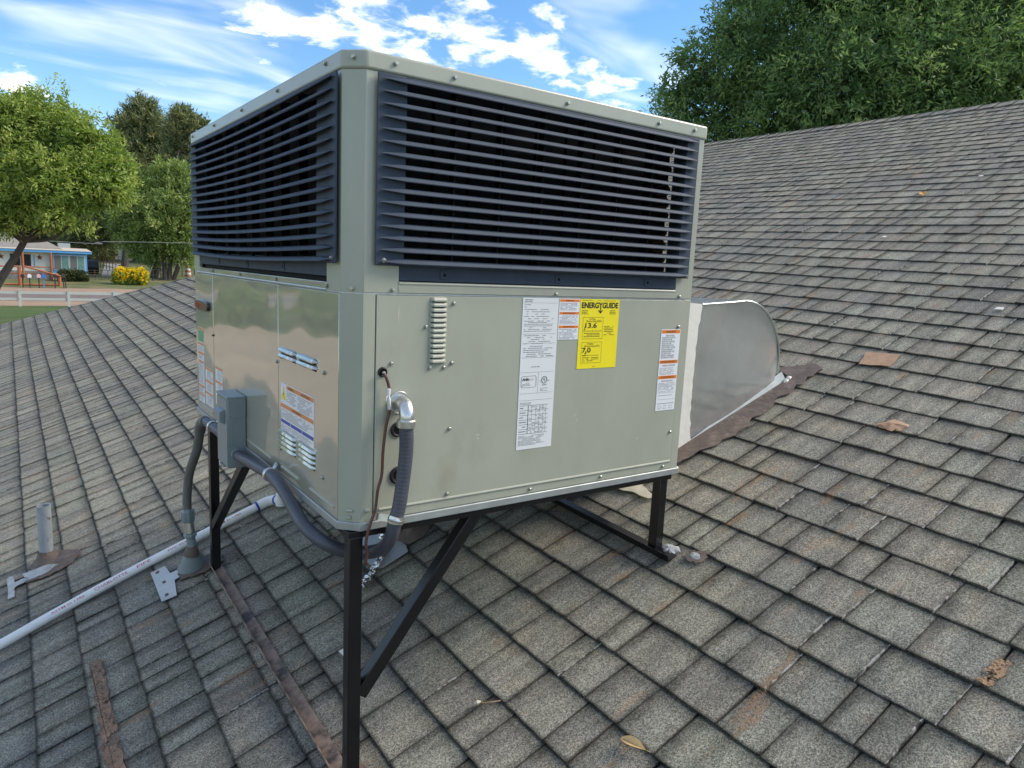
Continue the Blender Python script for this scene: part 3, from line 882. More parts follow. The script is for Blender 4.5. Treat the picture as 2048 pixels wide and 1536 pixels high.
text('Cooling', ex0 + 0.034, Yt, 0.4655, 0.0068, m_ink, en)
text('Efficiency Rating (SEER2)', ex0 + 0.024, Yt, 0.4595, 0.0062, m_ink, en, fit=0.054)
text('13.6', ex0 + 0.0165, Yt, 0.4440, 0.0185, m_ink, en, fit=0.0400, bold=0.0003)
MB().add([(ex0 + 0.0165, Yt, 0.4415), (ex0 + 0.0225, Yt, 0.4415), (ex0 + 0.0195, Yt, 0.4375)], [(0, 2, 1)]).add([(ex0 + 0.0189, Yt, 0.4410), (ex0 + 0.0201, Yt, 0.4410), (ex0 + 0.0201, Yt, 0.4480), (ex0 + 0.0189, Yt, 0.4480)], [(0, 1, 2, 3)]).build('arrow', m_ink, en, smooth=0)
bar('scale_line', ex0 + 0.017, ex0 + 0.078, 0.4352, 0.4359, m_ink, en, y=Yt)
for t in (0.017, 0.032, 0.047, 0.062, 0.0775): bar('tick', ex0 + t, ex0 + t + 0.0007, 0.4345, 0.4375, m_ink, en, y=Yt)
dashes('fine_print', ex0 + 0.018, ex0 + 0.078, 0.4300, 0.4175, 0.0042, 0.0014, m_ink, en, seed=7)
box_outline(ex0 + 0.0125, ex0 + 0.0835, 0.3500, 0.4060, 0.0006, m_ink, en)
text('Heating', ex0 + 0.032, Yt, 0.3995, 0.0068, m_ink, en)
text('Efficiency Rating (HSPF2)', ex0 + 0.022, Yt, 0.3935, 0.0062, m_ink, en, fit=0.054)
text('7.0', ex0 + 0.0145, Yt, 0.3785, 0.0185, m_ink, en, fit=0.0300, bold=0.0003)
MB().add([(ex0 + 0.0245, Yt, 0.3765), (ex0 + 0.0305, Yt, 0.3765), (ex0 + 0.0275, Yt, 0.3725)], [(0, 2, 1)]).add([(ex0 + 0.0269, Yt, 0.3760), (ex0 + 0.0281, Yt, 0.3760), (ex0 + 0.0281, Yt, 0.3830), (ex0 + 0.0269, Yt, 0.3830)], [(0, 1, 2, 3)]).build('arrow', m_ink, en, smooth=0)
bar('scale_line', ex0 + 0.017, ex0 + 0.076, 0.3702, 0.3709, m_ink, en, y=Yt)
bar('scale_fill', ex0 + 0.017, ex0 + 0.028, 0.3695, 0.3712, m_ink, en, y=Yt - 0.0001)
dashes('fine_print', ex0 + 0.018, ex0 + 0.078, 0.3650, 0.3525, 0.0042, 0.0014, m_ink, en, seed=8)
dashes('fine_print', ex0 + 0.089, ex0 + 0.126, 0.4480, 0.4250, 0.0045, 0.0014, m_ink, en, seed=9)
dashes('fine_print', ex0 + 0.055, ex0 + 0.066, 0.3405, 0.3400, 0.0045, 0.0010, m_ink, en, seed=10)

# tall white rating plate
wx0, wx1, wz1, wz0 = 0.4550, 0.5680, 0.5208, 0.1342
wp = plate('rating_plate', wx0, wx1, wz0, wz1, m_white2)
wp['label'] = 'tall white rating plate with table'
dashes('print_line', wx0 + 0.006, wx0 + 0.032, 0.5165, 0.512, 0.0042, 0.0018, m_grey_ink, wp, seed=21)
dashes('print_line', wx0 + 0.006, wx1 - 0.006, 0.5040, 0.462, 0.0058, 0.0013, m_grey_ink, wp, seed=22, dens=0.55)
dashes('print_line', wx0 + 0.006, wx1 - 0.014, 0.4600, 0.437, 0.0044, 0.0012, m_grey_ink, wp, seed=23)
dashes('print_line', wx0 + 0.008, wx1 - 0.008, 0.4270, 0.406, 0.0050, 0.0013, m_grey_ink, wp, seed=24, dens=0.6)
dashes('print_line', wx0 + 0.008, wx1 - 0.008, 0.4000, 0.374, 0.0050, 0.0014, m_grey_ink, wp, seed=25, dens=0.7)
for z in (0.5075, 0.4300, 0.4065, 0.3705, 0.3330, 0.2615, 0.2790): bar('rule', wx0 + 0.003, wx1 - 0.004, z, z + 0.0005, m_grey_ink, wp)
dashes('print_line', wx0 + 0.035, wx0 + 0.070, 0.3480, 0.347, 0.005, 0.0016, m_grey_ink, wp, seed=26)
# certification marks
ring = [(wx0 + 0.0065 + a, -0.0024, b) for a, b in ((0.0, 0.320), (0.003, 0.3235), (0.044, 0.3245), (0.0465, 0.319), (0.0465, 0.300), (0.044, 0.2955), (0.004, 0.2955), (0.0, 0.299), (0.0, 0.320))]
MB().tube(ring, 0.0005, 5).build('certification_frame', m_grey_ink, wp)
text('AHRI', wx0 + 0.0095, Yt, 0.3125, 0.0088, m_ink, wp, bold=0.0003)
text('CERTIFIED', wx0 + 0.0265, Yt, 0.3130, 0.0050, m_grey_ink, wp, fit=0.0180)
dashes('print_line', wx0 + 0.0095, wx0 + 0.036, 0.3070, 0.2990, 0.0032, 0.0010, m_grey_ink, wp, seed=27)
cx, cz = wx0 + 0.0790, 0.3125
MB().tube([(cx + 0.0085 * math.cos(a), -0.0024, cz + 0.0085 * math.sin(a)) for a in np.linspace(0, 2 * math.pi, 33)], 0.0007, 6, cap=False).build('listing_ring', m_ink, wp)
text('U', cx - 0.0048, Yt, cz - 0.001, 0.0085, m_ink, wp, bold=0.0001); text('L', cx + 0.0002, Yt, cz - 0.0045, 0.0085, m_ink, wp, bold=0.0001)
text('C', cx - 0.0150, Yt, cz - 0.004, 0.0050, m_ink, wp); text('US', cx + 0.0105, Yt, cz - 0.004, 0.0050, m_ink, wp)
text('LISTED', cx - 0.0075, Yt, cz - 0.0145, 0.0048, m_ink, wp, fit=0.0155)
dashes('print_line', cx - 0.012, cx + 0.014, 0.2915, 0.2840, 0.0034, 0.0010, m_grey_ink, wp, seed=28)
bar('rule', wx0 + 0.0590, wx0 + 0.0595, 0.2790, 0.3330, m_grey_ink, wp)
# table of heater data
dashes('print_line', wx0 + 0.006, wx0 + 0.045, 0.2560, 0.2520, 0.0036, 0.0012, m_grey_ink, wp, seed=29)
tz = 0.2475
for i in range(7): bar('rule', wx0 + 0.005, wx1 - 0.016, tz - 0.0122 * i, tz - 0.0122 * i + 0.0007, m_ink, wp)
bar('table_rule', wx0 + 0.0315, wx0 + 0.0331, tz - 0.0732, tz, m_ink, wp)
for t in (0.044, 0.056, 0.068, 0.080, 0.089): bar('table_rule', wx0 + t, wx0 + t + 0.0005, tz - 0.0732, tz, m_grey_ink, wp)
for i in range(6):
    dashes('print_line', wx0 + 0.006, wx0 + 0.028, tz - 0.0122 * i - 0.0045, tz - 0.0122 * i - 0.005, 0.004, 0.0017, m_ink, wp, seed=40 + i)
    dashes('print_line', wx0 + 0.036, wx1 - 0.018, tz - 0.0122 * i - 0.0025, tz - 0.0122 * i - 0.0085, 0.0050, 0.0015, m_grey_ink, wp, seed=50 + i, dens=0.6, word=(0.003, 0.006))
dashes('print_line', wx0 + 0.005, wx1 - 0.018, 0.1700, 0.1440, 0.0030, 0.0010, m_grey_ink, wp, seed=60)

# orange headed warning stickers on the painted panel
def warn(name, x0, x1, z0, z1, heads, seed, m_o=m_orange, y=-0.0021, face='R', parent=None, tsize=0.0062):
    p = plate(name, x0, x1, z0, z1, m_white, y=y, face=face, parent=parent)
    yy = y - 0.0003
    for i, (zt, h, wd) in enumerate(heads):
        a, b = (x0 + 0.002, x1 - 0.002)
        bar('orange_band', a, b, zt - h, zt, m_o, p, face=face, y=yy)
        if wd:
            if face == 'R': text(wd, (a + b) / 2, yy - 0.0002, zt - h * 0.80, tsize, m_ink, p, align='CENTER')
            else: text(wd, (a + b) / 2, yy - 0.0002, zt - h * 0.80, tsize, m_ink, p, face='L', align='CENTER')
    return p
p = warn('warning_sticker', 0.5700, 0.6385, 0.4140, 0.5190, ((0.5180, 0.0065, 'WARNING'), (0.4855, 0.0065, 'AVERTISSEMENT'), (0.4505, 0.0065, 'ADVERTENCIA')), 70, tsize=0.0058)
p['label'] = 'small white sticker with three orange bands'
for a, b, s in ((0.5085, 0.4900, 71), (0.4760, 0.4550, 72), (0.4410, 0.4170, 73)):
    dashes('fine_print', 0.5735, 0.6350, a, b, 0.0034, 0.0011, m_grey_ink, p, seed=s, word=(0.003, 0.009))
p = warn('warning_sticker', 0.9510, 1.0310, 0.1975, 0.4365, ((0.4345, 0.0095, 'WARNING'), (0.3465, 0.0095, 'AVERTISSEMENT'), (0.3010, 0.0095, 'ADVERTENCIA')), 80, tsize=0.0088)
p['label'] = 'tall white sticker with three orange bands'
for i, ln in enumerate(('RISK OF FIRE', 'AUXILIARY DEVICES', 'WHICH MAY BE', 'IGNITION SOURCES', 'SHALL NOT BE', 'INSTALLED IN THE', 'DUCTWORK, OTHER', 'THAN AUXILIARY', 'DEVICES LISTED FOR', 'USE WITH THE', 'SPECIFIC APPLIANCE.', 'SEE INSTRUCTIONS.')):
    text(ln, 0.9560 if i else 0.9720, -0.0027, 0.4165 - 0.0058 * i, 0.0060, m_ink, p)
text("RISQUE D'INCENDIE", 0.9660, -0.0027, 0.3290, 0.0058, m_ink, p)
text('RIESGO DE FUEGO', 0.9660, -0.0027, 0.2835, 0.0058, m_ink, p)
dashes('fine_print', 0.9560, 1.0270, 0.3240, 0.306, 0.0036, 0.0011, m_grey_ink, p, seed=81, word=(0.003, 0.009))
dashes('fine_print', 0.9560, 1.0270, 0.2795, 0.254, 0.0036, 0.0011, m_grey_ink, p, seed=82, word=(0.003, 0.009))
dashes('fine_print', 0.9560, 1.0250, 0.2430, 0.242, 0.0036, 0.0013, m_grey_ink, p, seed=83)
for z in (0.2500, 0.2300, 0.2175): bar('rule', 0.9560, 1.0260, z, z + (0.0006 if z > 0.22 else 0.0016), m_grey_ink, p)
for x in (0.9600, 0.9820, 1.0060): box_outline(x, x + 0.012, 0.2030, 0.2120, 0.0008, m_grey_ink, p)

# stickers on the glossy side
p = warn('warning_sticker', 0.1895, 0.4370, 0.1395, 0.2665, (), 90, face='L', y=-0.0013)
p['label'] = 'wide white sticker with yellow triangle'
yl = -0.0016
bar('orange_band', 0.1915, 0.3900, 0.2540, 0.2645, m_orange2, p, face='L', y=yl)
bar('orange_band', 0.1915, 0.4350, 0.2015, 0.2120, m_orange2, p, face='L', y=yl)
for a, b, t in ((0.1915, 0.2700, 'RISK'), (0.2740, 0.3580, 'CAUSE'), (0.3620, 0.4350, 'RESULT')):
    bar('blue_band', a, b, 0.1610, 0.1700, m_blue, p, face='L', y=yl)
text('WARNING', 0.3550, yl - 0.0002, 0.2560, 0.0090, m_ink, p, face='L', align='CENTER'); text('ADVERTENCIA', 0.2480, yl - 0.0002, 0.2560, 0.0090, m_ink, p, face='L', align='CENTER')
text('AVERTISSEMENT', 0.3130, yl - 0.0002, 0.2035, 0.0090, m_ink, p, face='L', align='CENTER')
MB().add([(yl, 0.4320, 0.2235), (yl, 0.3960, 0.2235), (yl, 0.4140, 0.2580)], [(0, 1, 2)]).build('warning_triangle', m_yellow, p, smooth=0)
MB().add([(yl - 0.0002, 0.4165, 0.2460), (yl - 0.0002, 0.4110, 0.2370), (yl - 0.0002, 0.4140, 0.2370), (yl - 0.0002, 0.4120, 0.2270), (yl - 0.0002, 0.4175, 0.2390), (yl - 0.0002, 0.4145, 0.2390)], [(0, 5, 2, 1), (5, 4, 3, 2)]).build('lightning_mark', m_ink, p, smooth=0)
dashes('fine_print', 0.3130, 0.3880, 0.2500, 0.2180, 0.0042, 0.0014, m_grey_ink, p, face='L', y=yl, seed=91, word=(0.005, 0.016))
dashes('fine_print', 0.1950, 0.3050, 0.2500, 0.2160, 0.0042, 0.0014, m_grey_ink, p, face='L', y=yl, seed=92, word=(0.005, 0.016))
dashes('fine_print', 0.1950, 0.4330, 0.1970, 0.1740, 0.0042, 0.0014, m_grey_ink, p, face='L', y=yl, seed=93, word=(0.005, 0.016))
dashes('fine_print', 0.1950, 0.4330, 0.1570, 0.1420, 0.0036, 0.0011, m_grey_ink, p, face='L', y=yl, seed=94, word=(0.005, 0.016))
p = warn('warning_sticker', 1.3120, 1.4020, 0.0480, 0.3245, ((0.3235, 0.0085, ''), (0.2680, 0.0085, ''), (0.2340, 0.0085, ''), (0.2020, 0.0085, ''), (0.1120, 0.0085, ''), (0.0800, 0.0070, '')), 100, m_o=m_orange2, face='L', y=-0.0017)
p['label'] = 'long strip of faded warning stickers'
bar('green_band', 1.3140, 1.4000, 0.2720, 0.3140, m_green, p, face='L', y=-0.0020)
for a, b, s in ((0.2560, 0.2380, 101), (0.2220, 0.2060, 102), (0.1900, 0.1160, 103), (0.1010, 0.0820, 104), (0.0710, 0.0500, 105)):
    dashes('fine_print', 1.3170, 1.3970, a, b, 0.0042, 0.0013, m_grey_ink, p, face='L', y=-0.0022, seed=s, word=(0.006, 0.018))
p = warn('warning_sticker', 1.1850, 1.2930, 0.0540, 0.1900, ((0.1890, 0.0080, ''), (0.1440, 0.0080, ''), (0.1010, 0.0080, '')), 110, m_o=m_orange2, face='L', y=-0.0017)
p['label'] = 'narrow white sticker with orange bands'
for a, b, s in ((0.1780, 0.1480, 111), (0.1330, 0.1050, 112), (0.0900, 0.0570, 113)):
    dashes('fine_print', 1.1900, 1.2700, a, b, 0.0042, 0.0013, m_grey_ink, p, face='L', y=-0.0022, seed=s, word=(0.006, 0.018))
p = warn('warning_sticker', 1.0500, 1.1450, 0.0800, 0.2135, ((0.2125, 0.0085, ''), (0.1640, 0.0085, '')), 120, m_o=m_orange2, face='L', y=-0.0019)
p['label'] = 'white sticker half hidden by the disconnect box'
for a, b, s in ((0.2010, 0.1680, 121), (0.1520, 0.0850, 122)):
    dashes('fine_print', 1.0550, 1.1150, a, b, 0.0042, 0.0013, m_grey_ink, p, face='L', y=-0.0024, seed=s, word=(0.006, 0.018))
# scuffs in the paint
for i, (x, z, ln, an) in enumerate(((0.330, 0.188, 0.016, -0.2), (0.338, 0.181, 0.010, -1.0), (0.335, 0.176, 0.007, 0.7), (0.120, 0.455, 0.050, 1.57), (0.640, 0.205, 0.020, 0.9), (0.650, 0.190, 0.012, 1.2), (0.880, 0.120, 0.015, 0.3))):
    dx, dz = ln * math.cos(an), ln * math.sin(an); nx_, nz_ = -math.sin(an) * 0.0005, math.cos(an) * 0.0005
    MB().add([(x, -0.0014, z), (x + dx * 0.5 - nx_, -0.0014, z + dz * 0.5 - nz_), (x + dx, -0.0014, z + dz), (x + dx * 0.5 + nx_, -0.0014, z + dz * 0.5 + nz_)], [(0, 1, 2, 3)]).build('scuff', m_mastic, rp, smooth=0)
# badge
bd = []
for a in np.linspace(0, 2 * math.pi, 41)[:-1]:
    c, s_ = math.cos(a), math.sin(a)
    bd.append((1.300 + 0.098 * math.copysign(abs(c) ** 0.45, c), 0.4085 + 0.0190 * math.copysign(abs(s_) ** 0.6, s_)))
b = MB().prism(bd, lambda a, z, h: (h, a, z), -0.0015, -0.013).build('maker_badge', m_badge, ac, 0.003)
MB().tube([(-0.0135, 1.345 + 0.021 * math.cos(a), 0.4085 + 0.0115 * math.sin(a)) for a in np.linspace(0, 2 * math.pi, 33)], 0.0014, 6, cap=False).build('emblem_ring', m_badge_red, b)
MB().box((-0.0138, 1.341, 0.400), (-0.0128, 1.349, 0.415)).box((-0.0138, 1.331, 0.4135), (-0.0128, 1.359, 0.4165)).build('emblem_mark', m_badge_red, b)
MB().box((-0.0138, 1.240, 0.4010), (-0.0128, 1.312, 0.4015)).build('emblem_rule', m_badge_red, b)
text('TRANE', 1.316, -0.0142, 0.4025, 0.017, m_badge_red, b, face='L', fit=0.085)

# ------------------------------------------------------------------ steel stand
def roof_z(x, y):
    return RO[2] - (RN[0] * x + RN[1] * y) / RN[2]
st = thing('equipment_stand', 'black welded steel stand of square legs and diagonal braces carrying the air conditioner', 'stand', (W / 2, D / 2, -0.30))
LT = 0.032
legs = ((0.0115, 0.0, 'near'), (0.0115, 1.312, ''), (1.0120, 0.010, ''), (1.0120, 1.312, ''))
for x, y, _ in legs:
    z = roof_z(x + LT / 2, y + LT / 2) + 0.006
    MB().box((x, y, z), (x + LT, y + LT, -0.0215)).build('leg', m_black, st, 0.0022)
# top ring of angle iron
for a, b in (((0.0100, 0.0, -0.0210), (1.0480, 0.004, -0.0065)), ((0.0100, 1.342, -0.0210), (1.0480, 1.346, -0.0065)), ((0.0100, 0.0045, -0.0210), (0.0140, 1.3415, -0.0065)), ((1.0440, 0.0045, -0.0210), (1.0480, 1.3415, -0.0065))):
    MB().box(a, b).build('top_rail', m_black, st, 0.0008)
for a, b in (((0.0145, 0.0045, -0.0105), (1.0435, 0.034, -0.0068)), ((0.0145, 0.0345, -0.0105), (0.044, 1.3410, -0.0068))):
    MB().box(a, b).build('top_rail_lip', m_black, st)
MB().tube([(0.0125, 0.0012, -0.0215), (0.0440, 0.0012, -0.0215)], 0.0022, 6).build('weld', m_black, st)
# braces
def bar_between(name, p, q, w, h, side, m, parent):
    p, q = Vector(p), Vector(q)
    d = (q - p).normalized(); s = Vector(side); s = (s - d * s.dot(d)).normalized(); n = d.cross(s)
    vs = [c + s * a * w / 2 + n * b * h / 2 for c in (p, q) for a, b in ((-1, -1), (1, -1), (1, 1), (-1, 1))]
    return MB().add(vs, [(3, 2, 1, 0), (4, 5, 6, 7), (0, 1, 5, 4), (1, 2, 6, 5), (2, 3, 7, 6), (3, 0, 4, 7)]).build(name, m, parent, 0.002)
bar_between('brace', (0.0440, 0.016, -0.412), (0.3500, 0.018, -0.016), 0.0315, 0.0315, (0, 1, 0), m_black, st)
bar_between('brace', (0.0275, 1.3110, -0.420), (0.0275, 0.8700, -0.055), 0.030, 0.030, (1, 0, 0), m_black, st)
bar_between('brace', (1.0110, 1.328, -0.18), (0.85, 1.328, -0.022), 0.030, 0.030, (0, 1, 0), m_black, st)
# feet: angle irons lying on the shingles under the legs
for x0, va, vb in ((0.006, -0.06, 1.365), (1.010, -0.03, 1.365)):
    f = MB()
    u0_ = x0 / RU[0]; u1_ = (x0 + 0.036) / RU[0]
    f.prism([(u0_, va), (u1_, va), (u1_, vb), (u0_, vb)], lambda a, b, h: RP(a, b, h), 0.0105, 0.0150)
    f.prism([(u0_, va), (u0_ + 0.004, va), (u0_ + 0.004, vb), (u0_, vb)], lambda a, b, h: RP(a, b, h), 0.0152, 0.034)
    f.build('base_rail', m_rail if x0 < 0.5 else m_black, st, 0.0007)

# ------------------------------------------------------------------ disconnect box on the glossy side
db = thing('disconnect_box', 'grey metal electrical disconnect box fixed to the glossy side panel', 'electrical box', (-0.03, 0.83, -0.048))
by0, by1, bx0, bz0, bz1 = 0.768, 0.892, -0.0575, -0.050, 0.171
MB().box((bx0 + 0.0015, by0, bz0), (-0.0025, by1, bz1 - 0.004)).build('housing', m_boxgrey, db, 0.003)
MB().box((bx0 - 0.0015, by0 - 0.0032, bz1 - 0.0075), (-0.0025, by1 + 0.003, bz1)).build('lid', m_boxgrey, db, 0.003)
fl = [(bx0 + 0.0025, bz1 - 0.006), (-0.0035, bz1 - 0.006), (-0.0035, bz1 - 0.052), (-0.0125, bz1 - 0.0650), (bx0 + 0.0130, bz1 - 0.0650), (bx0 + 0.0025, bz1 - 0.052)]
MB().prism(fl, lambda a, b, h: (a, h, b), by0 - 0.0004, by0 - 0.0030).build('lid_flap', m_boxgrey, db, 0.0008)
MB().tube([(-0.030, by0 - 0.003, bz1 - 0.058), (-0.030, by0 - 0.0042, bz1 - 0.058)], 0.0022, 10).build('rivet', m_boxgrey, db)
MB().box((bx0 - 0.0006, by0 + 0.004, bz0 + 0.003), (bx0 + 0.0015, by1 - 0.004, bz1 - 0.012)).build('front_cover', m_boxgrey, db, 0.001)
hb = MB()
hb.add([(bx0, 0.865, 0.128), (bx0 - 0.016, 0.865, 0.122), (bx0 - 0.016, 0.865, 0.092), (bx0, 0.865, 0.082), (bx0, 0.795, 0.128), (bx0 - 0.016, 0.795, 0.122), (bx0 - 0.016, 0.795, 0.092), (bx0, 0.795, 0.082)],
       [(0, 1, 2, 3), (7, 6, 5, 4), (0, 4, 5, 1), (1, 5, 6, 2), (2, 6, 7, 3), (3, 7, 4, 0)])
hb.build('handle', m_boxgrey, db, 0.002)
MB().box((bx0 - 0.001, by0 - 0.0006, bz0 + 0.01), (bx0 + 0.018, by0 + 0.0002, bz1 - 0.068)).build('side_seam', m_boxgrey, db, 0.0003)
MB().box((bx0 - 0.002, 0.815, bz0 - 0.006), (-0.030, 0.865, bz0 - 0.001)).build('hasp', m_boxgrey, db, 0.001)
kr = (-0.0300, by0, -0.0080)
MB().tube([(kr[0], kr[1], kr[2]), (kr[0], kr[1] - 0.0015, kr[2])], 0.0255, 28).build('knockout_ring', m_boxgrey, db)
MB().tube([(kr[0], kr[1] - 0.0015, kr[2]), (kr[0], kr[1] - 0.010, kr[2])], [0.0205, 0.0185], 20).build('bushing', m_boxgrey, db)

# ------------------------------------------------------------------ conduits
def hose(path, r, n=10, step=0.0022, amp=0.00022, every=2, seg=16):
    p = resample(spline(path, n), step)
    rs = [r + (amp if (i // every) % 2 else -amp * 0.3) for i in range(len(p))]
    return MB().tube(p, rs, seg)
c1 = thing('flexible_conduit', 'charcoal flexible conduit looping from the front elbow under the corner to the disconnect box', 'conduit', (0.121, -0.02, 0.24))
hose([(0.121, -0.047, 0.245), (0.1222, -0.047, 0.180), (0.1155, -0.047, 0.110), (0.1080, -0.048, 0.058), (0.0985, -0.046, 0.019), (0.0975, -0.032, -0.018), (0.0975, 0.000, -0.054), (0.088, 0.036, -0.077), (0.064, 0.070, -0.087), (0.030, 0.086, -0.080), (-0.008, 0.104, -0.060), (-0.030, 0.160, -0.040),
      (-0.032, 0.215, -0.026), (-0.032, 0.320, 0.006), (-0.032, 0.423, 0.0185), (-0.031, 0.550, 0.0100), (-0.030, 0.660, 0.000), (-0.030, 0.760, -0.0080)], 0.0158).build('hose', m_hose, c1)
MB().tube([(0.1245, -0.0015, 0.282), (0.1245, -0.005, 0.282)], 0.0255, 28).build('lock_ring', m_zinc, c1, 0.001)
MB().tube(spline([(0.1245, -0.004, 0.282), (0.1245, -0.020, 0.2825), (0.1240, -0.036, 0.277), (0.1225, -0.046, 0.262), (0.1215, -0.047, 0.246)], 6), [0.0180 - 0.00005 * i for i in range(25)], 20).build('elbow', m_zinc, c1)
MB().tube([(0.1212, -0.047, 0.252), (0.1212, -0.047, 0.250), (0.1213, -0.047, 0.236), (0.1213, -0.047, 0.234)], [0.0195, 0.0215, 0.0215, 0.0195], 22).build('gland_nut', m_zinc, c1)
def strap(name, c, axis, r, w, tab_to, parent, tabw=0.017):
    """pipe strap: a band round the hose with a flat ear"""
    a = Vector(axis).normalized(); c = Vector(c)
    MB().tube([c - a * w / 2, c - a * w * 0.18, c, c + a * w * 0.18, c + a * w / 2], [r, r, r + 0.0012, r, r], 22).build(name, m_zinc, parent)
    t = Vector(tab_to); d = (t - c); s = a.cross(d).normalized() * 0.001; e = a * tabw / 2
    st0 = c + d.normalized() * r * 0.7
    vs = [st0 - e - s, st0 + e - s, st0 + e + s, st0 - e + s, t - e - s, t + e - s, t + e + s, t - e + s]
    return MB().add(vs, [(3, 2, 1, 0), (4, 5, 6, 7), (0, 1, 5, 4), (1, 2, 6, 5), (2, 3, 7, 6), (3, 0, 4, 7)]).build('strap_ear', m_zinc, parent)
strap('strap', (0.1010, -0.0465, 0.0265), (0.22, 0, 1), 0.0182, 0.017, (0.0700, -0.0075, 0.0255), c1)
child('strap_screw', scr, (0.078, -0.0100, 0.0258), c1)
strap('strap', (-0.0320, 0.4350, 0.0182), (0, 1, 0.0), 0.0182, 0.016, (-0.0060, 0.4600, 0.0400), c1)
child('strap_screw', scr, (-0.0075, 0.455, 0.036), c1, (0, 0, R(-90)))

c2 = thing('flexible_conduit', 'faded flexible conduit dropping from the far end of the disconnect box to the roof boot', 'conduit', (-0.05, 1.39, -0.60))
hose([(-0.031, 0.890, 0.016), (-0.034, 0.980, 0.020), (-0.036, 1.090, 0.021), (-0.037, 1.150, 0.019), (-0.039, 1.185, 0.010)], 0.0158).build('hose', m_hose, c2)
MB().tube(spline([(-0.037, 1.140, 0.019), (-0.038, 1.175, 0.014), (-0.039, 1.208, -0.006), (-0.040, 1.228, -0.036)], 6), 0.0185, 18).build('elbow', m_hose_old, c2)
hose([(-0.040, 1.226, -0.034), (-0.042, 1.272, -0.112), (-0.050, 1.370, -0.225), (-0.055, 1.398, -0.330), (-0.055, 1.394, -0.395)], 0.0158, amp=0.0005, every=2).build('hose', m_hose_old, c2)
strap('strap', (-0.0355, 1.050, 0.0210), (0, 1, 0), 0.0182, 0.016, (-0.006, 1.075, 0.040), c2)
m_coup = m_boxgrey
MB().tube([(-0.055, 1.395, -0.372), (-0.0548, 1.394, -0.378), (-0.0540, 1.392, -0.415), (-0.0538, 1.392, -0.420)], [0.0200, 0.0255, 0.0255, 0.0215], 8).build('coupling', m_coup, c2)
MB().tube([(-0.0538, 1.392, -0.418), (-0.0500, 1.388, -0.462)], 0.0195, 18).build('ferrule', m_zinc, c2)
MB().tube([(-0.0500, 1.388, -0.462), (-0.0496, 1.388, -0.466), (-0.0488, 1.387, -0.476), (-0.0485, 1.387, -0.480)], [0.0215, 0.0240, 0.0240, 0.0205], 8).build('coupling', m_coup, c2)
MB().tube([(-0.0485, 1.387, -0.478), (-0.0400, 1.387, -0.560)], 0.0165, 18).build('rigid_pipe', m_boxgrey, c2)

# boot and flashing of that conduit
bt = thing('conduit_boot', 'grey metal flashing cone where the conduit enters the roof', 'roof boot', tuple(RP(-0.05, 1.43)))
def cone(name, base_c, bw, top_c, tr, m, parent, nseg=28, lean=None, steps=5, power=1.6, mat2=None):
    vs, fs = [], []
    B = [RP(base_c[0] + bw[0] * math.cos(a), base_c[1] + bw[1] * math.sin(a), 0.010) for a in np.linspace(0, 2 * math.pi, nseg + 1)[:-1]]
    T = [np.array(top_c) + np.array([tr * math.cos(a), tr * math.sin(a), 0]) for a in np.linspace(0, 2 * math.pi, nseg + 1)[:-1]]
    for s in range(steps + 1):
        t = s / steps; k = 1 - (1 - t) ** power
        for p, q in zip(B, T):
            xy = p * (1 - k) + q * k
            xy[2] = p[2] * (1 - t) + q[2] * t
            vs.append(xy)
    for s in range(steps):
        for i in range(nseg):
            fs.append((s * nseg + i, s * nseg + (i + 1) % nseg, (s + 1) * nseg + (i + 1) % nseg, (s + 1) * nseg + i))
    return MB().add(vs, fs).build(name, m, parent)
cone('cone', (-0.045, 1.455), (0.060, 0.075), (-0.0445, 1.390, -0.530), 0.021, m_boxgrey, bt, power=1.15)
MB().tube([(-0.046, 1.393, -0.553), (-0.0445, 1.390, -0.535), (-0.043, 1.388, -0.513)], [0.030, 0.0245, 0.0175], 18).build('sealant_collar', m_tar, bt)
def ragged(poly, rng, amp, n=5):
    out = []
    for (a, b), (c, d) in zip(poly, poly[1:] + poly[:1]):
        for i in range(n):
            t = i / n
            out.append((a + (c - a) * t + rng.uniform(-amp, amp), b + (d - b) * t + rng.uniform(-amp, amp)))
    return out
rg = random.Random(5)
roof_flat('mastic_smear', ragged([(-0.11, 1.375), (-0.02, 1.345), (0.055, 1.36), (0.065, 1.40), (0.03, 1.46), (-0.10, 1.47)], rg, 0.006), m_tar, bt, 0.003, 0.0125)
fp = roof_flat('flashing_plate', [(-0.188, 1.555), (-0.133, 1.552), (-0.126, 1.470), (-0.085, 1.466), (-0.085, 1.405), (-0.122, 1.402), (-0.137, 1.280), (-0.190, 1.292)], m_flash, None, 0.0022, 0.0130)
tag(fp, 'pale aluminium flashing plate with three nail spots lying by the conduit boot', 'flashing plate')
for (a, b) in ((-0.165, 1.528), (-0.158, 1.425), (-0.166, 1.320)):
    n_ = roof_flat('nail_blot', ragged([(a - 0.006, b - 0.009), (a + 0.006, b - 0.008), (a + 0.006, b + 0.008), (a - 0.006, b + 0.007)], rg, 0.002), m_tar, fp, 0.0015, 0.0153)

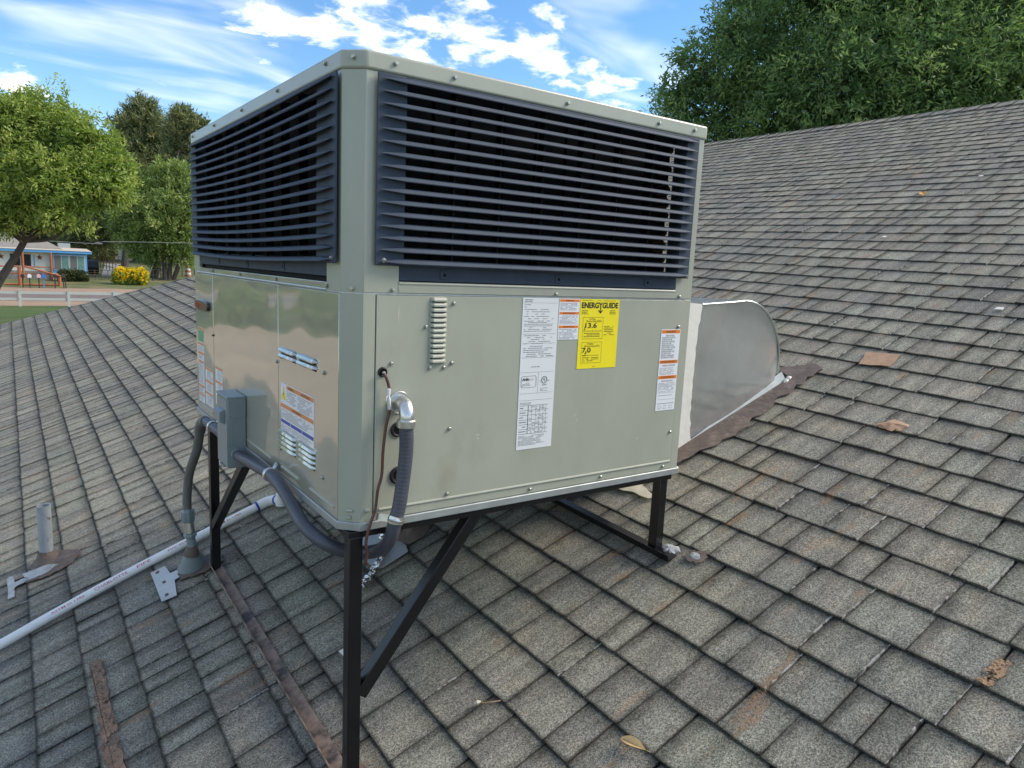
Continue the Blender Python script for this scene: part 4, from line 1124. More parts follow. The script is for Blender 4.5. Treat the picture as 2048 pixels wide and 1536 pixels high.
# ------------------------------------------------------------------ plumbing vent pipe and its flashing
vpp = thing('vent_pipe', 'pitted grey plumbing vent pipe standing on the roof at far left', 'vent pipe', tuple(RP(-0.545, 2.175)))
vb = RP(-0.545, 2.175)
ring_o, ring_i = 0.0275, 0.0235
zt = vb[2] + 0.262
vs, fs = [], []
ns = 24
for (r, z) in ((ring_o, vb[2] - 0.01), (ring_o, zt), (ring_i, zt), (ring_i, zt - 0.12)):
    for i in range(ns):
        a = 2 * math.pi * i / ns
        vs.append((vb[0] + r * math.cos(a), vb[1] + r * math.sin(a), z + (0.0 if z < zt - 0.05 else 0.0)))
for s in range(3):
    for i in range(ns): fs.append((s * ns + i, s * ns + (i + 1) % ns, (s + 1) * ns + (i + 1) % ns, (s + 1) * ns + i))
fs.append(tuple(3 * ns + i for i in range(ns)))
MB().add(vs, fs).build('pipe', m_pipe, vpp)
cone('lead_collar', (-0.548, 2.165), (0.062, 0.085), (vb[0], vb[1], vb[2] + 0.055), 0.031, m_tar, vpp, power=1.9)
roof_flat('mastic_smear', ragged([(-0.62, 2.02), (-0.54, 1.99), (-0.46, 2.00), (-0.40, 2.08), (-0.44, 2.16), (-0.52, 2.24), (-0.60, 2.20)], rg, 0.010), m_tar, vpp, 0.003, 0.0125)
roof_flat('lead_flap', ragged([(-0.635, 2.12), (-0.615, 2.03), (-0.55, 2.02), (-0.50, 2.055), (-0.54, 2.10)], rg, 0.004), m_silver, vpp, 0.004, 0.0160)
tp = roof_flat('silver_patch', ragged([(-0.695, 2.165), (-0.672, 2.160), (-0.668, 2.085), (-0.612, 2.080), (-0.606, 2.045), (-0.668, 2.038), (-0.672, 1.945), (-0.692, 1.950)], rg, 0.003, 4), m_silver, None, 0.002, 0.0130)
tag(tp, 'T shaped silver flashing strip lying in front of the vent pipe', 'flashing strip')

# ------------------------------------------------------------------ white drain pipe
dp = thing('drain_pipe', 'white plastic condensate pipe with red lettering running down the roof', 'pipe', tuple(RP(-0.4, 1.61)))
PVC = [(-1.30, 1.490), (-0.718, 1.560), (-0.55, 1.584), (-0.37, 1.606), (-0.178, 1.619), (0.048, 1.626), (0.300, 1.630)]
pv = [Vector(RP(u, v, 0.030)) for u, v in PVC]
MB().tube(spline(pv, 6), 0.0172, 20).build('pipe', m_pvc, dp)
el = [Vector(RP(0.285, 1.630, 0.030)), Vector(RP(0.330, 1.628, 0.030)), Vector(RP(0.362, 1.600, 0.032)), Vector(RP(0.372, 1.560, 0.034))]
MB().tube(spline(el, 5), [0.0215] * 16, 20).build('elbow', m_pvc, dp)
MB().tube([el[-1] - Vector((0, 0, 0.018)), el[-1] + Vector((0, 0, 0.012)), el[-1] + Vector((0, 0, 0.034))], [0.023, 0.023, 0.022], 20).build('elbow', m_pvc, dp)
MB().tube([el[-1] + Vector((0, 0, 0.02)), (el[-1].x, el[-1].y, -0.02)], 0.0165, 16).build('riser', m_pvc, dp)
MB().tube([Vector(RP(0.279, 1.630, 0.030)), Vector(RP(0.288, 1.630, 0.030))], 0.0222, 20).build('primer_ring', m_primer, dp)
MB().tube([Vector(RP(0.362, 1.600, 0.032)) , Vector(RP(0.366, 1.588, 0.0325))], 0.0222, 20).build('primer_ring', m_primer, dp)
# lettering along the side of the pipe that faces the viewer
def pipe_text(body, ua, va, ub, vb_, size, fit):
    p, q = Vector(RP(ua, va, 0.030)), Vector(RP(ub, vb_, 0.030))
    d = (q - p).normalized()
    nrm = (Vector((0, -0.72, 0.72)) - d * Vector((0, -0.72, 0.72)).dot(d)).normalized()
    upv = nrm.cross(d)
    Mx = Matrix((d, upv, nrm)).transposed()
    return text(body, *(p + nrm * 0.0172 - upv * size * 0.33), size, m_red_ink, dp, rot=Mx.to_euler(), fit=fit, bold=0.0001)
pipe_text('CHARLOTTE', -0.385, 1.6035, -0.235, 1.6155, 0.0150, 0.125)
pipe_text('PIPE', -0.225, 1.6160, -0.178, 1.6190, 0.0150, 0.055)
pipe_text('PVC SCH 40', -0.100, 1.6220, 0.048, 1.6260, 0.0110, 0.110)
pipe_text('ASTM D 1785', -0.540, 1.5855, -0.420, 1.5990, 0.0110, 0.120)
pipe_text('ASTM D 1785', 0.090, 1.6265, 0.250, 1.6295, 0.0110, 0.120)

# ------------------------------------------------------------------ thermostat wire and foil
tw = thing('thermostat_wire', 'thin brown wire hanging from the upper grommet past the near corner', 'wire', (0.083, -0.01, 0.35))
wp_ = [(0.0832, 0.004, 0.3530), (0.0840, -0.012, 0.3480), (0.0930, -0.014, 0.3225), (0.0928, -0.014, 0.2968), (0.0966, -0.013, 0.2684), (0.0905, -0.012, 0.2400), (0.0865, -0.012, 0.2126), (0.0828, -0.012, 0.1732), (0.0803, -0.013, 0.1218), (0.0715, -0.013, 0.0883), (0.0660, -0.013, 0.0426), (0.0545, -0.015, 0.0157), (0.0440, -0.015, -0.0293), (0.0500, -0.012, -0.0560), (0.0470, -0.010, -0.0760), (0.0500, -0.006, -0.0860)]
MB().tube(spline(wp_, 7), 0.0034, 10).build('cable', m_wire, tw)
MB().tube(spline([(0.0930, -0.014, 0.318), (0.0920, -0.015, 0.300), (0.0962, -0.014, 0.270)], 6), [0.0036, 0.0044, 0.0050, 0.0042, 0.0050, 0.0042, 0.0038, 0.0046, 0.0052, 0.0046, 0.0042, 0.0045, 0.0036], 7).build('stripped_sheath', mat('frayed_white', (0.6, 0.6, 0.58), 0.6), tw)
MB().tube(spline([(0.0920, -0.015, 0.303), (0.0850, -0.022, 0.300), (0.0815, -0.024, 0.292)], 5), 0.0009, 5).tube(spline([(0.0840, -0.012, 0.349), (0.0800, -0.018, 0.355), (0.0780, -0.014, 0.352)], 5), 0.0016, 5).build('loose_strand', mat('frayed_white', (0.6, 0.6, 0.58), 0.6), tw)

def crumple(path, r, seed, seg=9, n=10):
    rng = random.Random(seed)
    p = spline(path, n)
    rs = [r * rng.uniform(0.55, 1.25) for _ in p]
    mb = MB().tube(p, rs, seg)
    mb.v = [(x + rng.uniform(-r, r) * 0.35, y + rng.uniform(-r, r) * 0.35, z + rng.uniform(-r, r) * 0.35) for x, y, z in mb.v]
    return mb
fo = crumple([RP(0.545, 0.90, 0.10), RP(0.53, 0.835, 0.035), RP(0.47, 0.769, 0.024), RP(0.418, 0.728, 0.022), RP(0.365, 0.690, 0.020)], 0.0105, 4).build('foil_scrap', m_foil, None, smooth=0)
tag(fo, 'twisted strip of shiny foil lying on the roof behind the near leg', 'foil')
sh = roof_flat('flashing_sheet', [(0.448, 1.02), (0.446, 0.755), (0.470, 0.735), (0.575, 0.742), (0.588, 0.78), (0.575, 1.02)], m_flash, None, 0.002, 0.0140)
tag(sh, 'grey metal flashing sheet under the near corner of the air conditioner', 'flashing sheet')
mb = MB(); rng_ = random.Random(8)
nn = 16
c0 = (0.640, 0.905)
vs = [RP(c0[0], c0[1], 0.055)]; fs = []
for ring_i_, (k, hgt) in enumerate(((0.45, 0.045), (0.8, 0.026), (1.0, 0.010))):
    for i in range(nn):
        a = 2 * math.pi * i / nn
        vs.append(RP(c0[0] + 0.095 * k * math.cos(a) * rng_.uniform(0.85, 1.1), c0[1] + 0.125 * k * math.sin(a) * rng_.uniform(0.85, 1.1), hgt + rng_.uniform(-0.004, 0.004)))
for i in range(nn):
    fs.append((0, 1 + i, 1 + (i + 1) % nn))
    for s in range(2): fs.append((1 + s * nn + i, 1 + (s + 1) * nn + i, 1 + (s + 1) * nn + (i + 1) % nn, 1 + s * nn + (i + 1) % nn))
mm = MB().add(vs, fs).build('mastic_mound', m_tar, None)
tag(mm, 'mound of dark brown mastic beside the grey sheet under the air conditioner', 'roof sealant')

# ------------------------------------------------------------------ supply duct
du = thing('supply_duct', 'galvanised duct hood with rounded back running from the air conditioner into the roof', 'duct', (1.6, 0.75, 0.0))
dy0, dy1 = 0.370, 1.10
def rz(x, y): return roof_z(x, y) - 0.02
top = [(1.0765, 0.500), (1.20, 0.498), (1.40, 0.492), (1.56, 0.488), (1.72, 0.497), (1.815, 0.504)]
arc = [(1.815 + 0.262 * math.sin(a), 0.504 - 0.285 * (1 - math.cos(a))) for a in np.linspace(0.12, math.pi / 2, 12)]
prof_t = top[3:] + arc
def side(y):
    return [(x, y, z) for x, z in prof_t] + [(2.080, y, rz(2.08, y)), (1.56, y, rz(1.56, y))]
n_ = len(prof_t)
# gently buckled side sheet
def buckled(x, z, y, s):
    return (x, y - s * 0.010 * math.sin((x - 1.56) * 6.0) * math.sin((z + 0.1) * 9.0) - s * 0.012 * max(0.0, 1 - abs(z - 0.16) / 0.12) * max(0.0, (x - 1.75) / 0.33), z)
vs, fs = [], []
nx_, nz_ = 16, 12
for i in range(nx_ + 1):
    x = 1.530 + (2.077 - 1.530) * i / nx_
    zt_ = np.interp(x, [p[0] for p in prof_t], [p[1] for p in prof_t])
    zb_ = rz(x, dy0)
    for j in range(nz_ + 1):
        z = zb_ + (zt_ - zb_) * j / nz_
        edge = 1.0 if 0 < j < nz_ and 0 < i < nx_ else 0.0
        p = buckled(x, z, dy0, edge)
        vs.append(p)
for i in range(nx_):
    for j in range(nz_): fs.append((i * (nz_ + 1) + j, (i + 1) * (nz_ + 1) + j, (i + 1) * (nz_ + 1) + j + 1, i * (nz_ + 1) + j + 1))
MB().add(vs, fs).build('side_sheet', m_galv_dull, du, smooth=60)
MB().add(side(dy1), [tuple(range(n_ + 2))]).build('side_sheet', m_galv_dull, du)
vs = [(x, dy0 - 0.001, z) for x, z in prof_t] + [(x, dy1 + 0.001, z) for x, z in prof_t]
MB().add(vs, [(i, i + 1, n_ + i + 1, n_ + i) for i in range(n_ - 1)]).build('top_sheet', m_galv_dull, du, smooth=60)
MB().tube([(x, dy0 - 0.002, z + 0.001) for x, z in prof_t] + [(2.080, dy0 - 0.002, rz(2.08, dy0) + 0.06)], 0.0042, 8).build('standing_seam', m_galv_dull, du)
# white sealed collar, its edge brushed unevenly
rngc = random.Random(3)
XEZ, XEX = (-0.05, 0.03, 0.12, 0.23, 0.32, 0.41, 0.48), (1.553, 1.547, 1.540, 1.535, 1.543, 1.547, 1.550)
XE = lambda z: float(np.interp(z, XEZ, XEX))
zs = np.linspace(rz(1.50, dy0) - 0.02, 0.491, 30)
xe = [XE(z) + rngc.uniform(-0.003, 0.004) + 0.003 * math.sin(i * 0.5) for i, z in enumerate(zs)]
vs, fs = [], []
for z, x in zip(zs, xe): vs += [(1.0765, dy0 - 0.004, max(z, -0.25)), (x, dy0 - 0.0045, z), (x + 0.003, dy0 + 0.0005, z)]
for i in range(29):
    b = 3 * i
    fs += [(b, b + 1, b + 4, b + 3), (b + 1, b + 2, b + 5, b + 4)]
b = len(vs)
vs += [(1.0765, dy0 - 0.004, 0.5025), (xe[-1], dy0 - 0.0045, 0.4905), (1.0765, dy1, 0.5025), (1.57, dy1, 0.4905)]
fs += [(b, b + 1, b + 3, b + 2), (3 * 29, 3 * 29 + 1, b + 1, b)]
MB().add(vs, fs).build('sealed_collar', m_mastic, du)
# flared base flashing
ud = [RP(u, v, 0) for u, v in ((1.60, 0.36), (2.40, 0.50))]
a0, a1 = np.array([1.555, dy0 - 0.004, rz(1.555, dy0) + 0.040]), np.array([2.095, dy0 - 0.006, rz(2.095, dy0) + 0.075])
o0, o1 = a0 + np.array([0.0, -0.006, -0.030]), a1 + np.array([0.010, -0.022, -0.040])
d0, d1 = np.array([1.560, dy0 - 0.014, roof_z(1.56, dy0 - 0.014) + 0.012]), np.array([2.115, dy0 - 0.040, roof_z(2.115, dy0 - 0.040) + 0.012])
MB().add([a0, a1, o1, o0, d1, d0], [(0, 1, 2, 3), (3, 2, 4, 5)]).build('base_flashing', m_pan, du)
e0 = np.array([2.095, dy1, rz(2.095, dy1) + 0.10]); e1 = np.array([2.115, dy1, roof_z(2.115, dy1) + 0.006])
MB().add([a1, e0, e1 + np.array([0.04, 0, 0.0]), d1 + np.array([0.03, 0, 0])], [(0, 1, 2, 3)]).build('base_flashing', m_galv, du)
bl = MB()
for i in range(7):
    c = o1 + np.array([rngc.uniform(-0.03, 0.02), rngc.uniform(-0.012, 0.015), rngc.uniform(-0.02, 0.015)])
    bl.tube([c - np.array([0.012, 0, 0.004]), c, c + np.array([0.014, -0.004, 0.006])], [0.004, 0.011, 0.003], 8)
bl.build('sealant_blob', m_mastic, du)
roof_flat('mastic_bed', ragged([(1.43, 0.34), (1.52, 0.33), (1.70, 0.285), (1.90, 0.300), (2.10, 0.315), (2.30, 0.325), (2.41, 0.330), (2.44, 0.40), (2.36, 0.47), (2.0, 0.45), (1.46, 0.45)], rg, 0.020), m_tar, du, 0.004, 0.0130)

# ------------------------------------------------------------------ scraps and stains lying on the shingles
s1 = roof_flat('flashing_strip', ragged([(1.255, 0.53), (1.285, 0.445), (1.345, 0.38), (1.375, 0.37), (1.335, 0.33), (1.312, 0.240), (1.292, 0.255), (1.287, 0.340), (1.262, 0.44)], rg, 0.003, 4), m_tape, None, 0.003, 0.0135)
tag(s1, 'bent beige strip lying under the right end of the air conditioner', 'flashing strip')
def lump(name, u, v, ru, rv, hh, m, seed, label, cat, w0=0.010):
    rng = random.Random(seed); n = 16
    vs = [RP(u, v, w0 + hh)]; fs = []
    for k, hk in ((0.4, 0.9), (0.75, 0.55), (1.0, 0.0)):
        for i in range(n):
            a = 2 * math.pi * i / n
            q = rng.uniform(0.65, 1.25)
            vs.append(RP(u + ru * k * q * math.cos(a), v + rv * k * q * math.sin(a), w0 + hh * hk * rng.uniform(0.5, 1.3)))
    for i in range(n):
        fs.append((0, 1 + i, 1 + (i + 1) % n))
        for s in range(2): fs.append((1 + s * n + i, 1 + (s + 1) * n + i, 1 + (s + 1) * n + (i + 1) % n, 1 + s * n + (i + 1) % n))
    return tag(MB().add(vs, fs).build(name, m, None), label, cat)
lump('silver_lump', 1.130, 0.010, 0.026, 0.032, 0.008, m_silver, 1, 'crumpled silver lump at the foot of the right stand leg', 'roof sealant')
lump('white_lump', 1.150, -0.078, 0.014, 0.020, 0.003, m_silver, 2, 'small whitish blot on a dark spot just beyond the silver lump', 'roof sealant', 0.014)
t1 = roof_flat('dark_spot', ragged([(1.125, -0.050), (1.165, -0.045), (1.185, -0.085), (1.165, -0.115), (1.125, -0.100)], rg, 0.006), m_tar, None, 0.002, 0.0125)
tag(t1, 'dark tar spot under the small whitish blot', 'tar spot')
t2 = roof_flat('ochre_patch', ragged([(2.628, 0.252), (2.652, 0.118), (2.540, 0.098), (2.514, 0.222)], rg, 0.004, 6), m_ochre, None, 0.0018, 0.0110)
tag(t2, 'square ochre patch of old adhesive on the shingles right of the duct', 'adhesive patch')
lump('rusty_lump', 2.105, -0.150, 0.045, 0.050, 0.012, m_ochre, 7, 'torn rusty lump on the shingles below the square ochre patch', 'roof scrap')
t3 = roof_flat('ochre_stain', ragged([(1.276, -0.872), (1.278, -0.846), (1.235, -0.838), (1.186, -0.840), (1.184, -0.864), (1.230, -0.872)], rg, 0.004, 5), m_stain, None, 0.0012, 0.0125)
tag(t3, 'narrow ochre stain on the shingles at the right edge', 'rust stain')
t4 = roof_flat('rust_strip', ragged([(-0.452, 1.150), (-0.416, 1.135), (-0.414, 0.40), (-0.408, -0.2), (-0.462, -0.2), (-0.462, 0.60)], rg, 0.004, 26), m_rust, None, 0.0012, 0.0128)
tag(t4, 'long rusty brown strip printed on the shingles at bottom left', 'rust stain')
t5 = roof_flat('rust_smear', ragged([(0.055, 0.16), (0.075, 0.02), (0.075, -0.08), (0.058, -0.10), (0.052, 0.05)], rg, 0.005, 6), m_rust, None, 0.0012, 0.0125)
tag(t5, 'rusty smear on the shingles beside the near leg', 'rust stain')
def leaf(name, u, v, Lh, Wd, ang, m, label, lift=0.012, curl=0.012):
    vs, fs = [], []
    n = 10
    for i in range(n + 1):
        t = i / n
        w = Wd * math.sin(math.pi * min(0.97, 0.06 + 0.94 * t)) ** 0.8
        x = (t - 0.5) * Lh
        for s, hk in ((-1, 1.0), (0, 0.15), (1, 1.0)):
            a, b = x, s * w / 2
            vs.append(RP(u + a * math.cos(ang) - b * math.sin(ang), v + a * math.sin(ang) + b * math.cos(ang), lift + hk * curl * (w / Wd) + 0.006 * t * t))
    for i in range(n):
        for j in range(2): fs.append((i * 3 + j, i * 3 + j + 1, i * 3 + 4 + j, i * 3 + 3 + j))
    lf = MB().add(vs, fs).build(name, m, None)
    p = [Vector(vs[-2]), Vector(vs[-2]) + (Vector(vs[-2]) - Vector(vs[1])).normalized() * Lh * 0.22]
    MB().tube(p, 0.0008, 5).build('stalk', m, lf)
    return tag(lf, label, 'leaf')
leaf('dry_leaf', 0.563, -0.408, 0.066, 0.024, R(-78), m_leaf_dry, 'curled tan dry leaf lying on the shingles near the bottom edge')
leaf('dry_leaf', 4.967, 1.214, 0.070, 0.050, R(40), mat('orange_leaf', (0.60, 0.30, 0.05), 0.6), 'small orange leaf high on the right roof slope')
tg = MB().tube(spline([RP(0.381, -0.030, 0.014), RP(0.398, -0.052, 0.017), RP(0.424, -0.069, 0.014)], 4), 0.0016, 6).build('twig', m_twig, None)
tag(tg, 'short brown twig with a pale tip lying on the shingles', 'twig')
MB().tube([RP(0.372, -0.024, 0.014), RP(0.378, -0.029, 0.017), RP(0.386, -0.032, 0.014)], [0.003, 0.0055, 0.003], 7).build('pale_tip', m_tape, tg)
for (a, b, r, lab) in ((4.1, 1.00, 0.010, 'tiny white droppings left of the orange leaf'), (5.35, 1.02, 0.010, 'tiny white droppings above the orange leaf'), (3.20, -0.02, 0.012, 'tiny white droppings right of the ochre patch'), (0.20, 0.455, 0.010, 'small white chip beside the tarred stand rail')):
    n_ = roof_flat('white_speck', ragged([(a - r, b - r * 1.4), (a + r, b - r), (a + r, b + r), (a - r, b + r * 1.3)], rg, 0.002, 2), m_mastic, None, 0.003, 0.012)
    tag(n_, lab, 'speck')

# ------------------------------------------------------------------ trees
def at(px_, py_, depth):
    d = ray(px_, py_)
    return CC + d * (depth / (d @ FW))
def leaf_material(name, c1, c2, c3, trans=0.35, rough=0.5):
    m = bpy.data.materials.new(name); m.use_nodes = True
    nt = m.node_tree; nt.nodes.clear()
    N, L = NT(nt)
    at_ = N('ShaderNodeAttribute', attribute_name='tint')
    cr = N('ShaderNodeValToRGB', ins={0: at_.outputs['Fac']})
    e = cr.color_ramp.elements
    e[0].position = 0.0; e[0].color = (*c1, 1)
    e[1].position = 1.0; e[1].color = (*c3, 1)
    x = e.new(0.5); x.color = (*c2, 1)
    p = N('ShaderNodeBsdfPrincipled', ins={'Base Color': cr.outputs[0], 'Roughness': rough, 'Specular IOR Level': 0.35})
    hs = N('ShaderNodeHueSaturation', ins={'Color': cr.outputs[0], 'Saturation': 1.15, 'Value': 1.5})
    t = N('ShaderNodeBsdfTranslucent', ins={'Color': hs.outputs[0]})
    mx = N('ShaderNodeMixShader', ins={0: trans, 1: p.outputs[0], 2: t.outputs[0]})
    N('ShaderNodeOutputMaterial', ins={'Surface': mx.outputs[0]})
    return m
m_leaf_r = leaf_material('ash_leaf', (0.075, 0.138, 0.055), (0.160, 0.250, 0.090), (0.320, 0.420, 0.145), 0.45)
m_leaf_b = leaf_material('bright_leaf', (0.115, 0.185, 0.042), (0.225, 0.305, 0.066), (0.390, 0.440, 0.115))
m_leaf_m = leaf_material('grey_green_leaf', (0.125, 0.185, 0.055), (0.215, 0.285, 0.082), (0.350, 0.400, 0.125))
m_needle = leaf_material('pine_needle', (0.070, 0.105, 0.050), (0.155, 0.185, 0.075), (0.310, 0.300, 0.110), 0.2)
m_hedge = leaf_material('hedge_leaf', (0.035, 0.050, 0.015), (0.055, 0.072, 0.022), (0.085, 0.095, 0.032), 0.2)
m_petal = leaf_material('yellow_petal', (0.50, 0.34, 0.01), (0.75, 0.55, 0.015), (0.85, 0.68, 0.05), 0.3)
m_bark = mat('grey_brown_bark', (0.090, 0.070, 0.055), 0.9, var=0.3, vs=9, bump=0.02, bs=14)
m_bark_d = mat('dark_bark', (0.060, 0.048, 0.040), 0.9, var=0.3, vs=5, bump=0.03, bs=8)

def quads_object(name, A, B, C_, D_, tint, m, parent=None):
    n = len(A)
    v = np.stack([A, B, C_, D_], 1).reshape(-1, 3)
    if parent is not None:
        o_ = root_org(parent); v = v - np.array([o_.x, o_.y, o_.z])
    me = bpy.data.meshes.new(name)
    me.vertices.add(4 * n); me.loops.add(4 * n); me.polygons.add(n)
    me.vertices.foreach_set('co', v.astype(np.float32).ravel())
    me.loops.foreach_set('vertex_index', np.arange(4 * n, dtype=np.int32))
    me.polygons.foreach_set('loop_start', np.arange(0, 4 * n, 4, dtype=np.int32))
    me.update(calc_edges=True)
    a = me.attributes.new('tint', 'FLOAT_COLOR', 'POINT')
    t4 = np.repeat(tint, 4)
    a.data.foreach_set('color', np.stack([t4, t4, t4, np.ones_like(t4)], 1).astype(np.float32).ravel())
    me.materials.append(m)
    o = bpy.data.objects.new(name, me); COL.objects.link(o)
    if parent is not None: o.parent = parent
    return o
def unit(v): return v / np.maximum(1e-9, np.linalg.norm(v, axis=-1, keepdims=True))
def crown_points(lobes, n_tuft, rng, inner=0.35, wob=0.22):
    """tuft positions and outward directions spread through a union of ellipsoids; the shell is denser than the inside"""
    vol = np.array([max(l[3] * l[4] * l[5], 1e-6) ** (2 / 3) for l in lobes]); pick = rng.choice(len(lobes), n_tuft, p=vol / vol.sum())
    Lb = np.array(lobes)
    c, r = Lb[pick, :3], Lb[pick, 3:6]
    d = unit(rng.normal(size=(n_tuft, 3)))
    rad = np.where(rng.random(n_tuft) < inner, rng.uniform(0.35, 0.85, n_tuft), rng.uniform(0.86, 1.0, n_tuft))
    # knobbly outline: some directions stick out, others are hollow
    ph = rng.uniform(0, 6.28, (len(lobes), 3))[pick]
    k = 1 + wob * (np.sin(5 * d[:, 0] + ph[:, 0]) * np.sin(6 * d[:, 1] + ph[:, 1]) + 0.6 * np.sin(9 * d[:, 2] + ph[:, 2]))
    return c + d * r * (rad * k)[:, None], d, pick, k
def leafy(name, lobes, n_tuft, per, spread, ln, wd, m, rng, parent, droop=0.25, up=0.25, inner=0.35, wob=0.22, aim=0.9, tint_shift=0.0):
    p, d, pick, k = crown_points(lobes, n_tuft, rng, inner, wob)
    ax = unit(d + np.array([0, 0, up]) + 0.55 * rng.normal(size=d.shape))
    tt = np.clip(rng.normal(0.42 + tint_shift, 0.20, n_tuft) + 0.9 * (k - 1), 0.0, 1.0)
    P = np.repeat(p, per, 0); A = np.repeat(ax, per, 0)
    n = len(P)
    s = rng.random(n)
    pos = P + A * ((s - 0.35) * spread)[:, None] + rng.normal(size=(n, 3)) * spread * 0.16
    la = unit(A * aim + rng.normal(size=(n, 3)) * 0.75 + np.array([0, 0, -droop]))
    lb = unit(np.cross(la, rng.normal(size=(n, 3))))
    L_ = ln * rng.uniform(0.7, 1.3, n)[:, None]; W_ = wd * rng.uniform(0.7, 1.3, n)[:, None]
    mid = pos + la * L_ * 0.45
    tint = np.clip(np.repeat(tt, per) + rng.normal(0, 0.12, n), 0, 1)
    return quads_object(name, pos, mid + lb * W_ * 0.5, pos + la * L_, mid - lb * W_ * 0.5, tint, m, parent)

def limb(mb, p, q, r0, r1, rng, seg=7, n=6, wander=0.06):
    p, q = np.array(p), np.array(q)
    Ln = np.linalg.norm(q - p)
    pts = [p + (q - p) * t + (rng.normal(size=3) * wander * Ln * math.sin(math.pi * t) if 0 < t < 1 else 0) for t in np.linspace(0, 1, 4)]
    sp = spline(pts, n)
    mb.tube(sp, [r0 + (r1 - r0) * i / (len(sp) - 1) for i in range(len(sp))], seg)
    return sp
def tree(name, label, base, lobes, r0, m_leafy, m_brk, seed, n_tuft, per, spread, ln, wd, group=None, top=None, limbs=True, rmin=0.012, fill=0, **kw):
    rng = np.random.default_rng(seed)
    t = thing(name, label, 'tree', tuple(base), group)
    if not isinstance(top, list): top = [top]
    for i, tp_ in enumerate(top):
        tp_ = np.array(tp_ if tp_ is not None else np.mean([l[:3] for l in lobes], 0))
        bs = np.array(base) + (np.array([0.4 * i, 0.2 * i, 0]) if i else 0)
        mb = MB(); limb(mb, bs - np.array([0, 0, 0.2]), tp_, r0, r0 * 0.45, rng, 9, 6, 0.035)
        mb.build('trunk', m_brk, t)
    if limbs:
        for l in lobes:
            mb = MB()
            tp_ = np.array(top[0] if top[0] is not None else np.mean([q[:3] for q in lobes], 0))
            s = np.array(base) * 0.35 + tp_ * 0.65
            c = np.array(l[:3])
            limb(mb, s, c, r0 * 0.42, r0 * 0.12, rng, 6)
            for j in range(5):
                dd = unit(rng.normal(size=3)) * np.array(l[3:6]) * 0.85
                limb(mb, c * 0.75 + s * 0.25, c + dd, r0 * 0.10, rmin * 0.5, rng, 5, 4)
            mb.build('branch', m_brk, t)
    leafy('crown', lobes, n_tuft, per, spread, ln, wd, m_leafy, rng, t, **kw)
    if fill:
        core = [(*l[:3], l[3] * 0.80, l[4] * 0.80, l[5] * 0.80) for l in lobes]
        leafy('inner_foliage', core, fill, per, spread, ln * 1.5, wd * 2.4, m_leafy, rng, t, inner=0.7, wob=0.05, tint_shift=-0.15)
    return t

def lobes_px(lst, depth, flat=1.0):
    """(px, py, radius px, depth shift) -> ellipsoids in the world"""
    out = []
    for u, v, r, dz in lst:
        dd = depth + dz
        c = at(u, v, dd); rr = r * dd / FPX
        out.append((*c, rr, rr, rr * flat))
    return out

# the big tree behind the ridge
dR = 15.0
lr = lobes_px([(1425, 215, 95, 0.5), (1505, 120, 105, 0), (1600, 60, 135, 0.5), (1720, 30, 170, 0), (1855, 60, 170, 0.4), (1985, 40, 180, 0), (2120, 90, 200, 0.5), (1560, 225, 110, -0.4), (1680, 175, 135, -1.0), (1810, 180, 140, -1.0), (1940, 170, 140, -0.8), (2070, 180, 140, -0.6),
              (1640, 280, 110, 0.0), (1480, 290, 90, 0.0), (1800, 270, 120, 0.0), (1960, 260, 120, 0.0), (1620, -110, 130, 0), (1800, -150, 190, 0.5), (2000, -150, 190, 0.5), (1480, 20, 50, 0.3), (1352, 245, 52, 0.2), (1395, 130, 48, 0.2), (1440, 70, 45, 0.3), (1350, 180, 30, 0.2)], dR, 0.95)
bR = at(1800, 700, dR); bR[2] = gz(bR[1])
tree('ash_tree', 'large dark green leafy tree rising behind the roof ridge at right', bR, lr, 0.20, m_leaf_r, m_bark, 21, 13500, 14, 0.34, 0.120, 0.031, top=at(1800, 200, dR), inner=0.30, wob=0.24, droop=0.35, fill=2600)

# the big bright tree at the left edge
dB = 36.0
lb = lobes_px([(20, 290, 80, 0), (95, 260, 72, 0.5), (160, 295, 62, 0), (190, 360, 52, -0.5), (60, 360, 75, -1), (130, 375, 68, -1), (-60, 320, 100, 0), (-120, 380, 90, 0), (15, 400, 52, -0.5), (200, 315, 38, 0.3), (55, 230, 40, 0.4), (212, 385, 34, 0.0), (-30, 420, 45, -1), (120, 430, 28, 0.5), (20, 245, 45, 0.2), (90, 425, 26, 0), (238, 335, 26, 0.3), (240, 370, 24, 0.6)], dB)
bB = at(-42, 655, dB); bB[2] = gz(bB[1]) + 0.05
tree('leaning_tree', 'bright green tree with a leaning trunk at the left edge', bB, lb, 0.25, m_leaf_b, m_bark_d, 22, 7600, 12, 0.50, 0.215, 0.070, top=at(92, 395, dB), inner=0.25, wob=0.36, fill=1500)

